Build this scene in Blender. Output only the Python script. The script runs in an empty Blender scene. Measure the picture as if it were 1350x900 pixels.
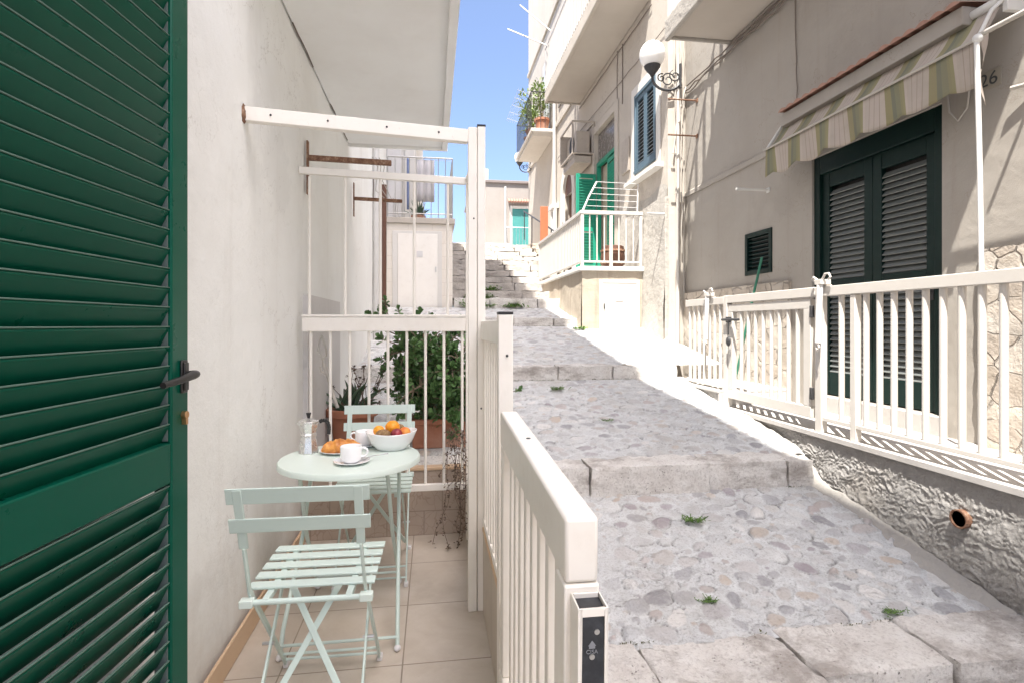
import bpy, math, random
from mathutils import Vector, Matrix, noise
R = math.radians
random.seed(7)
SC = bpy.context.scene
COL = SC.collection

# ------------------------------------------------------------------ mesh helper
class MB:
    def __init__(s): s.v = []; s.f = []
    def add(s, vs, fs):
        n = len(s.v); s.v += [tuple(v) for v in vs]; s.f += [tuple(i + n for i in f) for f in fs]; return s
    def box(s, x0, x1, y0, y1, z0, z1):
        vs = [(x0,y0,z0),(x1,y0,z0),(x1,y1,z0),(x0,y1,z0),(x0,y0,z1),(x1,y0,z1),(x1,y1,z1),(x0,y1,z1)]
        return s.add(vs, [(0,3,2,1),(4,5,6,7),(0,1,5,4),(1,2,6,5),(2,3,7,6),(3,0,4,7)])
    def obox(s, c, sz, m):
        n0 = len(s.v); s.box(-sz[0]/2, sz[0]/2, -sz[1]/2, sz[1]/2, -sz[2]/2, sz[2]/2)
        for i in range(n0, len(s.v)): s.v[i] = tuple(m @ Vector(s.v[i]) + Vector(c))
        return s
    def bar(s, p0, p1, w, t, ref=(1,0,0)):
        p0 = Vector(p0); p1 = Vector(p1); d = (p1-p0).normalized(); a = Vector(ref)
        a = (a - d*a.dot(d)).normalized(); b = d.cross(a)
        vs = []
        for p in (p0, p1):
            for sa, sb in ((-1,-1),(1,-1),(1,1),(-1,1)): vs.append(p + a*sa*w/2 + b*sb*t/2)
        return s.add(vs, [(3,2,1,0),(4,5,6,7),(0,1,5,4),(1,2,6,5),(2,3,7,6),(3,0,4,7)])
    def tube(s, pts, r, n=8, cap=True):
        pts = [Vector(p) for p in pts]; k = len(pts)
        rs = r if isinstance(r, (list, tuple)) else [r]*k
        d0 = (pts[1]-pts[0]).normalized()
        a = d0.orthogonal().normalized(); rings = []
        for i in range(k):
            if i == 0: d = d0
            elif i == k-1: d = (pts[i]-pts[i-1]).normalized()
            else: d = ((pts[i]-pts[i-1]).normalized() + (pts[i+1]-pts[i]).normalized())
            if d.length < 1e-6: d = d0
            d.normalize(); a = (a - d*a.dot(d))
            if a.length < 1e-6: a = d.orthogonal()
            a.normalize(); b = d.cross(a)
            rings.append([pts[i] + (a*math.cos(2*math.pi*j/n) + b*math.sin(2*math.pi*j/n))*rs[i] for j in range(n)])
        vs = [v for g in rings for v in g]; fs = []
        for i in range(k-1):
            for j in range(n):
                fs.append((i*n+j, i*n+(j+1)%n, (i+1)*n+(j+1)%n, (i+1)*n+j))
        if cap: fs += [tuple(range(n-1,-1,-1)), tuple(range((k-1)*n, k*n))]
        return s.add(vs, fs)
    def lathe(s, prof, n=32, c=(0,0,0), sx=1, sy=1):
        vs = []; fs = []; k = len(prof)
        for (r, z) in prof:
            for j in range(n):
                a = 2*math.pi*(j+.5)/n
                vs.append((c[0]+r*math.cos(a)*sx, c[1]+r*math.sin(a)*sy, c[2]+z))
        for i in range(k-1):
            for j in range(n):
                fs.append((i*n+j, i*n+(j+1)%n, (i+1)*n+(j+1)%n, (i+1)*n+j))
        if prof[0][0] > 0: fs.append(tuple(range(n-1,-1,-1)))
        if prof[-1][0] > 0: fs.append(tuple(range((k-1)*n, k*n)))
        return s.add(vs, fs)
    def ball(s, c, r, n=20, sc=(1,1,1), m=None, bump=0):
        prof = [(math.sin(math.pi*i/n*1.0), -math.cos(math.pi*i/n)) for i in range(n+1)]
        vs = []; fs = []
        for (q, z) in prof:
            for j in range(n):
                a = 2*math.pi*j/n; p = Vector((q*math.cos(a), q*math.sin(a), z))
                if bump: p *= 1 + bump*noise.noise(p*2.3 + Vector(c)*9)
                p = Vector((p.x*sc[0], p.y*sc[1], p.z*sc[2]))*r
                if m: p = m @ p
                vs.append(p + Vector(c))
        for i in range(n):
            for j in range(n): fs.append((i*n+j, i*n+(j+1)%n, (i+1)*n+(j+1)%n, (i+1)*n+j))
        return s.add(vs, fs)
    def grid(s, fn, nu, nv):
        vs = [fn(i/nu, j/nv) for j in range(nv+1) for i in range(nu+1)]
        fs = [(j*(nu+1)+i, j*(nu+1)+i+1, (j+1)*(nu+1)+i+1, (j+1)*(nu+1)+i) for j in range(nv) for i in range(nu)]
        return s.add(vs, fs)
    def prism(s, pts2, y0, y1):                     # outline in x,z extruded along y
        n = len(pts2); vs = [(x, y0, z) for x, z in pts2] + [(x, y1, z) for x, z in pts2]
        return s.add(vs, [tuple(range(n)), tuple(range(2*n-1, n-1, -1))] + [(i, i+n, (i+1)%n+n, (i+1)%n) for i in range(n)])
    def prism_x(s, pts2, x0, x1):                   # outline in y,z extruded along x
        n = len(pts2); vs = [(x0, y, z) for y, z in pts2] + [(x1, y, z) for y, z in pts2]
        return s.add(vs, [tuple(range(n)), tuple(range(2*n-1, n-1, -1))] + [(i, i+n, (i+1)%n+n, (i+1)%n) for i in range(n)])
    def mesh(s, name, mat, sharp=38):
        me = bpy.data.meshes.new(name); me.from_pydata(s.v, [], s.f); me.update()
        import bmesh
        bm = bmesh.new(); bm.from_mesh(me)
        bmesh.ops.remove_doubles(bm, verts=bm.verts, dist=1e-6)
        bmesh.ops.recalc_face_normals(bm, faces=bm.faces); bm.to_mesh(me); bm.free()
        me.materials.append(M[mat] if isinstance(mat, str) else mat)
        me.shade_smooth(); me.set_sharp_from_angle(angle=R(sharp))
        return me
    def build(s, name, mat, parent=None, bevel=0, loc=None, sharp=38, kind=None):
        o = bpy.data.objects.new(name, s.mesh(name, mat, sharp)); COL.objects.link(o)
        if parent is not None: o.parent = parent
        if loc: o.location = loc
        if bevel:
            b = o.modifiers.new('bevel', 'BEVEL'); b.width = bevel; b.segments = 2; b.limit_method = 'ANGLE'; b.angle_limit = R(40)
        if kind: o['kind'] = kind
        return o

def thing(name, label, cat, loc=(0,0,0), rz=0, group=None):
    o = bpy.data.objects.new(name, None); COL.objects.link(o)
    o.location = loc; o.rotation_euler = (0,0,rz); o.empty_display_size = .1
    o['label'] = label; o['category'] = cat
    if group: o['group'] = group
    return o
def tag(o, label, cat, group=None):
    o['label'] = label; o['category'] = cat
    if group: o['group'] = group
    return o
def dup_part(src, parent, loc):
    c = src.copy(); COL.objects.link(c); c.parent = parent; c.location = loc; return c
def copy_tree(o, parent=None):
    c = o.copy(); COL.objects.link(c); c.parent = parent
    for ch in list(o.children): copy_tree(ch, c)
    return c
def text_part(body, name, size, mat, parent, loc, rot, ext=.0006):
    cu = bpy.data.curves.new(name, 'FONT'); cu.body = body; cu.size = size; cu.extrude = ext
    cu.align_x = 'CENTER'; cu.align_y = 'CENTER'; cu.materials.append(M[mat])
    tmp = bpy.data.objects.new(name, cu); me = bpy.data.meshes.new_from_object(tmp); bpy.data.objects.remove(tmp)
    o = bpy.data.objects.new(name, me); COL.objects.link(o); o.parent = parent; o.location = loc; o.rotation_euler = rot
    return o

# ------------------------------------------------------------------ materials
M = {}
class NT:
    def __init__(s, name):
        s.m = bpy.data.materials.new(name); s.m.use_nodes = True; s.t = s.m.node_tree; s.n = s.t.nodes
        s.b = s.n['Principled BSDF']; M[name] = s.m
        s.co = s.new('ShaderNodeTexCoord').outputs['Object']
    def new(s, t, **k):
        n = s.n.new(t)
        for a, b in k.items(): setattr(n, a, b)
        return n
    def link(s, a, b): s.t.links.new(a, b)
    def setin(s, sock, v):
        if hasattr(v, 'links') or isinstance(v, bpy.types.NodeSocket): s.link(v, sock)
        else: sock.default_value = v
    def noise(s, scale, detail=4, rough=.55, vec=None, dist=0):
        n = s.new('ShaderNodeTexNoise'); n.inputs['Scale'].default_value = scale; n.inputs['Detail'].default_value = detail
        n.inputs['Roughness'].default_value = rough; n.inputs['Distortion'].default_value = dist
        s.link(vec or s.co, n.inputs['Vector']); return n.outputs['Fac']
    def map(s, scale=(1,1,1), loc=(0,0,0), rot=(0,0,0)):
        n = s.new('ShaderNodeMapping'); n.inputs['Scale'].default_value = scale; n.inputs['Location'].default_value = loc
        n.inputs['Rotation'].default_value = rot; s.link(s.co, n.inputs['Vector']); return n.outputs[0]
    def rng(s, v, a, b, c=0, d=1):
        n = s.new('ShaderNodeMapRange'); s.setin(n.inputs[0], v)
        for i, x in zip((1,2,3,4), (a,b,c,d)): n.inputs[i].default_value = x
        return n.outputs[0]
    def mix(s, f, a, b, mode='MIX'):
        n = s.new('ShaderNodeMix', data_type='RGBA', blend_type=mode); s.setin(n.inputs[0], f)
        for i, x in ((6, a), (7, b)):
            s.setin(n.inputs[i], (x[0],x[1],x[2],1) if isinstance(x, (tuple, list)) else x)
        return n.outputs[2]
    def math(s, op, a, b=0, c=None):
        n = s.new('ShaderNodeMath', operation=op); s.setin(n.inputs[0], a); s.setin(n.inputs[1], b)
        if c is not None: s.setin(n.inputs[2], c)
        return n.outputs[0]
    def ramp(s, f, stops, interp='LINEAR'):
        n = s.new('ShaderNodeValToRGB'); n.color_ramp.interpolation = interp; e = n.color_ramp.elements
        while len(e) < len(stops): e.new(.5)
        for el, (p, c) in zip(e, stops): el.position = p; el.color = (c[0],c[1],c[2],1)
        s.link(f, n.inputs[0]); return n.outputs[0]
    def voro(s, scale, feature='F1', vec=None, rnd=1):
        n = s.new('ShaderNodeTexVoronoi', feature=feature); n.inputs['Scale'].default_value = scale; n.inputs['Randomness'].default_value = rnd
        s.link(vec or s.co, n.inputs['Vector']); return n
    def warp(s, scale, amt, vec=None):
        n = s.new('ShaderNodeTexNoise'); n.inputs['Scale'].default_value = scale; s.link(vec or s.co, n.inputs['Vector'])
        a = s.new('ShaderNodeVectorMath', operation='SUBTRACT'); s.link(n.outputs['Color'], a.inputs[0]); a.inputs[1].default_value = (.5,.5,.5)
        b = s.new('ShaderNodeVectorMath', operation='SCALE'); s.link(a.outputs[0], b.inputs[0]); b.inputs['Scale'].default_value = amt
        c = s.new('ShaderNodeVectorMath', operation='ADD'); s.link(b.outputs[0], c.inputs[0]); s.link(vec or s.co, c.inputs[1]); return c.outputs[0]
    def bump(s, h, strength=.3, dist=.01, prev=None):
        n = s.new('ShaderNodeBump'); n.inputs['Strength'].default_value = strength; n.inputs['Distance'].default_value = dist
        s.link(h, n.inputs['Height'])
        if prev: s.link(prev, n.inputs['Normal'])
        return n.outputs[0]
    def out(s, col=None, rough=None, nrm=None, metal=None, **k):
        if col is not None: s.setin(s.b.inputs['Base Color'], (col[0],col[1],col[2],1) if isinstance(col, (tuple,list)) else col)
        if rough is not None: s.setin(s.b.inputs['Roughness'], rough)
        if nrm is not None: s.link(nrm, s.b.inputs['Normal'])
        if metal is not None: s.b.inputs['Metallic'].default_value = metal
        for a, b in k.items(): s.b.inputs[a].default_value = b
        return s.m

def plaster(name, c, dirt=(.42,.36,.30), dirt_amt=.35, bs=.35, fine=90, lump=6, streak=.25, crack=0, base=None):
    t = NT(name)
    big = t.noise(1.1, 6, .6); col = t.mix(t.rng(big, .42, .75), c, tuple(x*y for x, y in zip(c, (.90,.885,.87))))
    st = t.noise(2.2, 5, .6, t.map((3.5,3.5,.25))); col = t.mix(t.math('MULTIPLY', t.rng(st, .56, .8), streak), col, dirt)
    sp = t.noise(5, 8, .72); col = t.mix(t.math('MULTIPLY', t.rng(sp, .60, .78), dirt_amt), col, dirt)
    if crack:
        rd = t.rng(t.math('ABSOLUTE', t.math('SUBTRACT', t.noise(1.5, 6, .6, None, .4), .5)), .0008, .0035, 1, 0)
        rd = t.math('MULTIPLY', rd, t.rng(t.noise(.8, 3, .5, t.map((1,1,1),(4,7,1))), .50, .58)); col = t.mix(t.math('MULTIPLY', rd, crack), col, (.20,.16,.12))
        pa = t.math('MULTIPLY', t.rng(t.noise(.9, 7, .62, t.map((1,1,1),(9,2,5))), .565, .585), .35); col = t.mix(pa, col, tuple(x*.86 for x in c))
    if base is not None:
        sz = t.new('ShaderNodeSeparateXYZ'); t.link(t.co, sz.inputs[0])
        hz = t.math('ADD', sz.outputs[2], t.math('MULTIPLY', t.math('SUBTRACT', t.noise(3.5, 7, .7), .5), .9)); col = t.mix(t.rng(hz, base, base+.40, .42, 0), col, (.45,.385,.31))
    h1 = t.noise(lump, 3); h2 = t.noise(fine, 4, .7)
    b = t.bump(h1, bs*.6, .03); b = t.bump(h2, bs, .004, b)
    return t.out(col, .9, b, **{'Specular IOR Level': .25})
plaster('left_plaster', (.86,.868,.85), bs=.42, dirt_amt=.14, streak=.16, crack=.22, base=.04)
plaster('soffit_plaster', (.86,.868,.86), bs=.15, dirt_amt=.08, streak=.05)
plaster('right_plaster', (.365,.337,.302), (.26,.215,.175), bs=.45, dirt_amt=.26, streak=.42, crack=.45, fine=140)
plaster('mid_plaster', (.52,.475,.42), bs=.35, dirt_amt=.35, streak=.45, crack=.6)
plaster('soffit_old', (.50,.455,.405), bs=.2, dirt_amt=.35, streak=.0)
plaster('old_plaster', (.42,.395,.36), (.30,.26,.22), .75, bs=.9, fine=60, lump=12, streak=.55)
plaster('aged_plaster', (.42,.365,.295), (.28,.23,.18), .8, bs=.7, fine=60, lump=8, streak=.8)
plaster('far_plaster', (.33,.305,.285), bs=.3, dirt_amt=.3, streak=.4)
plaster('white_plaster', (.70,.68,.645), bs=.3, dirt_amt=.15, streak=.2)
plaster('grey_dado', (.68,.665,.655), (.40,.38,.36), .5, bs=.4, streak=.4)
plaster('concrete', (.56,.52,.47), (.30,.27,.22), .5, bs=.4, streak=.3)
plaster('slab_paving', (.46,.44,.42), (.45,.40,.36), .3, bs=.3, streak=.0)

def paint(name, c, rough=.4, dirt=.12, dcol=(.25,.2,.15), scale=14, bumpst=.06, metal=0, chips=0):
    t = NT(name)
    n = t.noise(scale, 6, .65); col = t.mix(t.math('MULTIPLY', t.rng(n, .5, .75), dirt), c, dcol)
    n2 = t.noise(2.5, 3); col = t.mix(t.rng(n2, .3, .7), col, t.mix(.5, col, tuple(min(.95, x*1.12+.002) for x in c)))
    if chips:
        ch = t.math('MULTIPLY', t.rng(t.noise(48, 5, .7), .665, .70), t.rng(t.noise(5, 4, .6), .48, .60)); col = t.mix(t.math('MULTIPLY', ch, chips), col, (.26,.15,.08))
    b = t.bump(t.noise(220, 2), bumpst, .002)
    return t.out(col, t.rng(n, .3, .7, rough*.85, rough*1.25), b, metal)
paint('cream_metal', (.83,.795,.735), .38, .14, (.45,.36,.26), chips=.6)
paint('cream_fence', (.54,.51,.47), .42, .16, (.45,.36,.28), chips=.7)
paint('white_metal', (.60,.59,.57), .4, .1)
paint('green_paint', (.001,.070,.042), .30, .0, (.03,.07,.05), 6, bumpst=0)
M['green_paint'].node_tree.nodes['Principled BSDF'].inputs['Specular IOR Level'].default_value = .16
paint('green_highlight', (.085,.145,.12), .45, .5, (.03,.10,.07), 18)  # pale green for the highlights painted on the slat edges
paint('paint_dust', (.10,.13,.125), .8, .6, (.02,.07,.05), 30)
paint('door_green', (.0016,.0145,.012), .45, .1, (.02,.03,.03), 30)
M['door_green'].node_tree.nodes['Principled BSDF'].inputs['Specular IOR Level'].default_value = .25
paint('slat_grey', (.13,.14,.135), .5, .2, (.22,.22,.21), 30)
paint('bright_green', (.010,.235,.150), .5, .15, (.03,.12,.09), 20)
paint('blue_grey', (.075,.125,.165), .5, .15, (.2,.22,.22), 20)
paint('slat_blue_lit', (.26,.31,.35), .4, .15)  # paler than the shutter frame, sun gleam painted into the slat colour
paint('teal_door', (.06,.25,.24), .5)
paint('mint', (.535,.635,.585), .42, .07, (.40,.44,.40), 20)
paint('mint_table', (.60,.685,.63), .36, .06, (.45,.5,.45), 10)
paint('iron', (.035,.035,.038), .5, .3, (.14,.12,.1), 40)
paint('black_plastic', (.016,.015,.015), .38, .1, (.06,.06,.06), 60)
paint('black_lock', (.018,.02,.025), .4, .45, (.10,.11,.13), 35)
paint('grey_print', (.22,.23,.25), .5, .2)
paint('steel', (.55,.54,.52), .35, .3, (.25,.2,.16), 30, metal=1)
paint('brass', (.55,.32,.16), .35, .3, (.25,.15,.1), 60, metal=1)
paint('wire', (.55,.55,.55), .5, .1)
paint('cable', (.16,.13,.11), .6, .2)
paint('cable_pale', (.42,.39,.35), .6, .2)
paint('ac_metal', (.42,.37,.32), .55, .4, (.2,.15,.11), 20)
paint('dark_void', (.03,.028,.026), .8, .0)
paint('grey_glass', (.16,.145,.135), .25, .2)
paint('brown_wood', (.12,.055,.035), .6, .4, (.06,.03,.02), 25)
paint('orange_panel', (.42,.13,.055), .6, .35, (.22,.09,.05), 18)
paint('red_roof_tile', (.36,.20,.15), .8, .4, (.2,.13,.1), 30)
paint('curtain', (.50,.42,.33), .9, .1)
paint('sheet', (.55,.53,.54), .9, .05)
paint('blue_cloth', (.2,.25,.42), .9, .05)
paint('green_stick', (.02,.16,.10), .4, .1)
paint('coping_dark', (.20,.17,.16), .8, .2)
paint('drain_dark', (.10,.035,.02), .9)
plaster('mortar', (.38,.36,.33), (.22,.195,.16), .85, bs=.9, fine=60, lump=14, streak=.3)

t = NT('rust'); n = t.noise(40, 6, .7); col = t.ramp(n, [(.3,(.11,.05,.03)), (.5,(.22,.115,.07)), (.62,(.34,.22,.15)), (.75,(.55,.48,.4))])
t.out(col, .85, t.bump(n, .6, .006))
t = NT('china'); t.out((.85,.855,.86), .16, t.bump(t.noise(6, 2), .02, .01), **{'Coat Weight': .3})
t = NT('aluminium'); n = t.noise(30, 4); t.out(t.mix(n, (.66,.65,.63), (.80,.79,.77)), t.rng(n, .3, .7, .20, .34), t.bump(n, .05, .003), .78)
t = NT('terracotta'); n = t.noise(9, 6, .6); n2 = t.noise(3, 4)
t.out(t.mix(t.rng(n2, .45, .7), t.mix(n, (.33,.125,.07), (.43,.19,.115)), (.50,.30,.22)), .85, t.bump(t.noise(60, 4), .25, .004))
t = NT('soil'); n = t.noise(60, 5); t.out(t.mix(n, (.03,.022,.015), (.12,.09,.065)), .95, t.bump(n, 1, .01))
def leaf_mat(name, a, b, rough=.4, sub=.15):
    t = NT(name); oi = t.noise(22, 3); g = t.new('ShaderNodeNewGeometry').outputs['Random Per Island']
    t.out(t.mix(g, t.mix(oi, a, b), t.mix(oi, b, tuple(x*1.5 for x in b))), rough, t.bump(t.noise(70, 2), .15, .003), **{'Subsurface Weight': 0.0})
leaf_mat('jade_leaf', (.045,.105,.038), (.115,.21,.075), .30)
leaf_mat('aloe_leaf', (.028,.060,.035), (.06,.10,.055), .4)
leaf_mat('weed_leaf', (.05,.11,.02), (.11,.20,.04), .6)
leaf_mat('balcony_leaf', (.08,.14,.03), (.20,.27,.07), .5)
leaf_mat('dry_leaf', (.055,.035,.025), (.12,.08,.055), .8)
leaf_mat('moss_leaf', (.06,.07,.03), (.12,.12,.055), .9)
t = NT('stem'); n = t.noise(50, 4); t.out(t.mix(n, (.16,.115,.08), (.33,.27,.20)), .8, t.bump(n, .4, .004))
t = NT('croissant')
n = t.noise(26, 5, .6); w = t.noise(9, 3, .5, t.map((1,1,1)))
t.out(t.ramp(n, [(.28,(.33,.10,.016)), (.48,(.56,.22,.04)), (.62,(.68,.32,.07)), (.78,(.78,.50,.18))]), .42, t.bump(n, .5, .006))
def fruit(name, a, b, rough=.4, bs=.15, sc=90, nsc=6):
    t = NT(name); n = t.noise(nsc/ .07, 3); t.out(t.mix(t.rng(n, .35, .65), a, b), rough, t.bump(t.noise(sc*5, 2), bs, .002))
fruit('orange_skin', (.80,.27,.010), (.86,.36,.02), .42, .35)
fruit('mandarin_skin', (.80,.30,.012), (.85,.40,.03), .42, .35)
fruit('kiwi_skin', (.20,.115,.05), (.32,.205,.10), .85, .5, 200)
fruit('plum_skin', (.16,.014,.03), (.33,.04,.05), .35, .05, 20, 2)
fruit('peach_skin', (.68,.13,.03), (.80,.36,.07), .6, .1, 60, 2)

t = NT('floor_tile')                                   # beige stoneware floor
br = t.new('ShaderNodeTexBrick', offset=0.0, squash=1.0); t.link(t.map((1,1,1), (.11,.12,0)), br.inputs['Vector'])
br.inputs['Scale'].default_value = 1; br.inputs['Brick Width'].default_value = .44; br.inputs['Row Height'].default_value = .44
br.inputs['Mortar Size'].default_value = .0028; br.inputs['Mortar Smooth'].default_value = .1
n = t.noise(5, 7, .62, t.warp(2, .4)); c = t.ramp(n, [(.3,(.46,.39,.32)), (.5,(.52,.455,.38)), (.7,(.58,.515,.445))])
sp = t.noise(130, 2); c = t.mix(t.math('MULTIPLY', t.rng(sp, .68, .74), .35), c, (.3,.2,.13))
c = t.mix(br.outputs['Fac'], c, (.27,.22,.17))
dt = t.noise(2.4, 8, .7); c = t.mix(t.math('MULTIPLY', t.rng(dt, .50, .70), .35), c, (.34,.28,.22))
t.out(c, t.rng(n, .3, .7, .42, .6), t.bump(t.math('SUBTRACT', 1, br.outputs['Fac']), .4, .003))
t = NT('skirting_tile'); n = t.noise(5, 6); t.out(t.mix(n, (.56,.38,.235), (.68,.50,.34)), .5)
t = NT('wall_tile')                                    # brown veined cladding tile
mp = t.map((1,1,1), (.05,.0,.0), (R(90),0,0))
br = t.new('ShaderNodeTexBrick', offset=.5); t.link(mp, br.inputs['Vector'])
br.inputs['Scale'].default_value = 1; br.inputs['Brick Width'].default_value = .22; br.inputs['Row Height'].default_value = .145
br.inputs['Mortar Size'].default_value = .003
vd = t.voro(13, 'DISTANCE_TO_EDGE', t.warp(9, .12)); ve = t.rng(vd.outputs['Distance'], 0, .035, 1, 0)
n = t.noise(7, 6); c = t.mix(n, (.36,.285,.225), (.52,.43,.355)); c = t.mix(t.math('MULTIPLY', ve, .55), c, (.26,.18,.13))
c = t.mix(br.outputs['Fac'], c, (.30,.24,.19)); t.out(c, .5, t.bump(t.math('SUBTRACT', 1, br.outputs['Fac']), .5, .003))

t = NT('cobbles')                                      # river stones bedded in mortar; stone colours come with the mesh
at = t.new('ShaderNodeAttribute', attribute_name='stone_colour'); ck = t.new('ShaderNodeAttribute', attribute_name='joint_crack').outputs['Fac']
big = t.noise(1.3, 5, .6); fine = t.noise(85, 6, .78); mid = t.noise(11, 6, .68); grit = t.voro(75, 'F1', t.warp(30, .02))
mort = t.mix(t.rng(mid, .32, .68), (.74,.755,.755), (.59,.595,.59))
mort = t.mix(t.math('MULTIPLY', t.rng(fine, .50, .68), .7), mort, (.27,.25,.235))
mort = t.mix(t.math('MULTIPLY', t.rng(grit.outputs['Distance'], .12, .30, 1, 0), t.math('MULTIPLY', t.rng(mid, .45, .6), .5)), mort, (.62,.60,.57))
fl = t.noise(26, 6, .7); st = t.mix(t.math('MULTIPLY', t.rng(fl, .46, .64), .35), at.outputs['Color'], (.62,.605,.60))
st = t.mix(t.math('MULTIPLY', t.rng(fine, .45, .75), .30), st, (.25,.235,.225))
wash = t.rng(t.noise(3.2, 4, .6), .35, .62, .60, .98)
c = t.mix(t.math('MULTIPLY', at.outputs['Alpha'], wash), mort, st)
rid = t.rng(t.math('ABSOLUTE', t.math('SUBTRACT', t.noise(6.5, 5, .62, t.map((1,1.7,1)), .6), .5)), .001, .008, 1, 0)
rid = t.math('MULTIPLY', rid, t.rng(t.noise(4, 4, .6, t.map((1,1,1),(5,2,0))), .46, .58))
c = t.mix(t.math('MULTIPLY', rid, .35), c, (.20,.185,.17))
c = t.mix(t.math('MULTIPLY', ck, .85), c, (.11,.10,.09))
c = t.mix(t.math('MULTIPLY', t.rng(big, .55, .75), .35), c, (.40,.36,.29))
b = t.bump(mid, .5, .014); b = t.bump(t.math('SUBTRACT', fl, t.math('MULTIPLY', rid, .8)), .7, .010, b); b = t.bump(fine, 1.0, .008, b)
t.out(c, .8, b, **{'Specular IOR Level': .3})

t = NT('kerb_stone')
n = t.noise(5, 8, .7); f = t.noise(60, 6, .78); pit = t.voro(46, 'F1', t.warp(14, .05)); pm = t.noise(7, 4, .6)
c = t.ramp(n, [(.26,(.56,.52,.485)), (.46,(.71,.68,.64)), (.62,(.78,.76,.725)), (.8,(.82,.81,.78))])
c = t.mix(t.math('MULTIPLY', t.rng(f, .50, .68), .6), c, (.30,.26,.235))
pits = t.math('MULTIPLY', t.rng(pit.outputs['Distance'], .10, .24, 1, 0), t.rng(pm, .46, .60))
c = t.mix(t.math('MULTIPLY', pits, .75), c, (.20,.17,.15))
dk = t.noise(2.3, 7, .75, t.map((1,1,2.4))); c = t.mix(t.math('MULTIPLY', t.rng(dk, .50, .64), .7), c, (.27,.23,.20))
b = t.bump(n, .7, .03); b = t.bump(t.math('SUBTRACT', f, pits), .8, .010, b); t.out(c, .88, b)
t = NT('rough_stucco')
n = t.noise(22, 6, .7); c = t.mix(t.rng(n, .35, .7), (.33,.315,.30), (.42,.405,.39))
dk = t.noise(1.6, 5, .6); c = t.mix(t.math('MULTIPLY', t.rng(dk, .55, .75), .35), c, (.36,.31,.25))
b = t.bump(n, .9, .02); b = t.bump(t.noise(55, 5, .75), 1.0, .010, b); t.out(c, .92, b)
t = NT('cladding')                                     # pale irregular limestone facing
mp = t.warp(4, .10, t.map((1,1.0,1.25)))
vd = t.voro(4.6, 'DISTANCE_TO_EDGE', mp, .9); vc = t.voro(4.6, 'F1', mp, .9)
j = t.math('MULTIPLY', t.rng(vd.outputs['Distance'], .004, .034, 1, 0), t.rng(t.noise(7, 4), .34, .52)); sp = t.new('ShaderNodeSeparateColor'); t.link(vc.outputs['Color'], sp.inputs[0])
n = t.noise(9, 6, .65); f = t.noise(60, 5, .7)
c = t.ramp(sp.outputs[0], [(0,(.43,.375,.32)), (.3,(.47,.425,.37)), (.55,(.41,.355,.295)), (.8,(.49,.45,.40))], 'CONSTANT')
c = t.mix(t.rng(n, .4, .75), c, (.52,.45,.375)); c = t.mix(t.math('MULTIPLY', t.rng(f, .55, .75), .4), c, (.40,.33,.27))
c = t.mix(t.math('MULTIPLY', j, .8), c, (.33,.29,.25))
h = t.math('ADD', t.math('MULTIPLY', t.math('SUBTRACT', 1, j), .8), t.math('MULTIPLY', n, .9))
b = t.bump(h, .9, .03); b = t.bump(f, .5, .006, b); t.out(c, .9, b)
t = NT('shed_stone')
br = t.new('ShaderNodeTexBrick', offset=.5); t.link(t.map((1,1,1), (0,0,0), (R(90),0,0)), br.inputs['Vector'])
br.inputs['Scale'].default_value = 1; br.inputs['Brick Width'].default_value = .40; br.inputs['Row Height'].default_value = .22; br.inputs['Mortar Size'].default_value = .006
n = t.noise(7, 6, .65); c = t.mix(n, (.72,.66,.58), (.80,.76,.69)); c = t.mix(t.math('MULTIPLY', br.outputs['Fac'], .35), c, (.55,.49,.42))
t.out(c, .9, t.bump(n, .4, .01))
t = NT('stair_stone')
n = t.noise(5, 7, .7); f = t.noise(40, 6, .75); c = t.ramp(n, [(.28,(.36,.325,.295)), (.45,(.52,.485,.45)), (.7,(.62,.585,.545))])
c = t.mix(t.math('MULTIPLY', t.rng(f, .5, .7), .55), c, (.28,.24,.21)); dk = t.noise(2.2, 6, .75, t.map((1,1,3)))
c = t.mix(t.math('MULTIPLY', t.rng(dk, .52, .66), .7), c, (.22,.195,.17)); b = t.bump(n, .8, .03); b = t.bump(f, .7, .012, b); t.out(c, .9, b)
t = NT('awning_cloth')                                 # olive and rose striped canvas, stripes along local y
sx = t.new('ShaderNodeSeparateXYZ'); t.link(t.co, sx.inputs[0])
fr = t.math('FRACT', t.math('MULTIPLY', t.math('ADD', sx.outputs[1], 10.02), 1/.345))
c = t.ramp(fr, [(0,(.265,.245,.145)), (.05,(.225,.22,.145)), (.16,(.185,.19,.14)), (.24,(.28,.25,.14)), (.38,(.47,.41,.355)), (.50,(.33,.28,.24)), (.515,(.47,.405,.355)), (.62,(.35,.30,.26)), (.635,(.47,.405,.355)), (.74,(.34,.29,.25)), (.755,(.46,.40,.35)), (.87,(.49,.43,.38)), (.93,(.29,.27,.15))], 'CONSTANT')
n = t.noise(4, 5); c = t.mix(t.math('MULTIPLY', t.rng(n, .5, .75), .35), c, (.24,.21,.15))
t.out(c, .9, t.bump(t.noise(300, 2), .2, .001)); 
tr = t.new('ShaderNodeBsdfTranslucent'); t.link(c, tr.inputs[0]); ms = t.new('ShaderNodeMixShader'); ms.inputs[0].default_value = .12
t.link(t.b.outputs[0], ms.inputs[1]); t.link(tr.outputs[0], ms.inputs[2]); t.link(ms.outputs[0], t.n['Material Output'].inputs[0])
t = NT('opal_glass'); t.out((.86,.85,.83), .22, **{'Coat Weight': .2})
t = NT('number_plate'); n = t.noise(14, 4); t.out(t.mix(n, (.26,.235,.19), (.34,.31,.26)), .5)
t = NT('plate_ink'); t.out((.05,.055,.06), .5)
t = NT('earth'); n = t.noise(.4, 6); t.out(t.mix(n, (.30,.27,.23), (.42,.39,.34)), .95)

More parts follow.
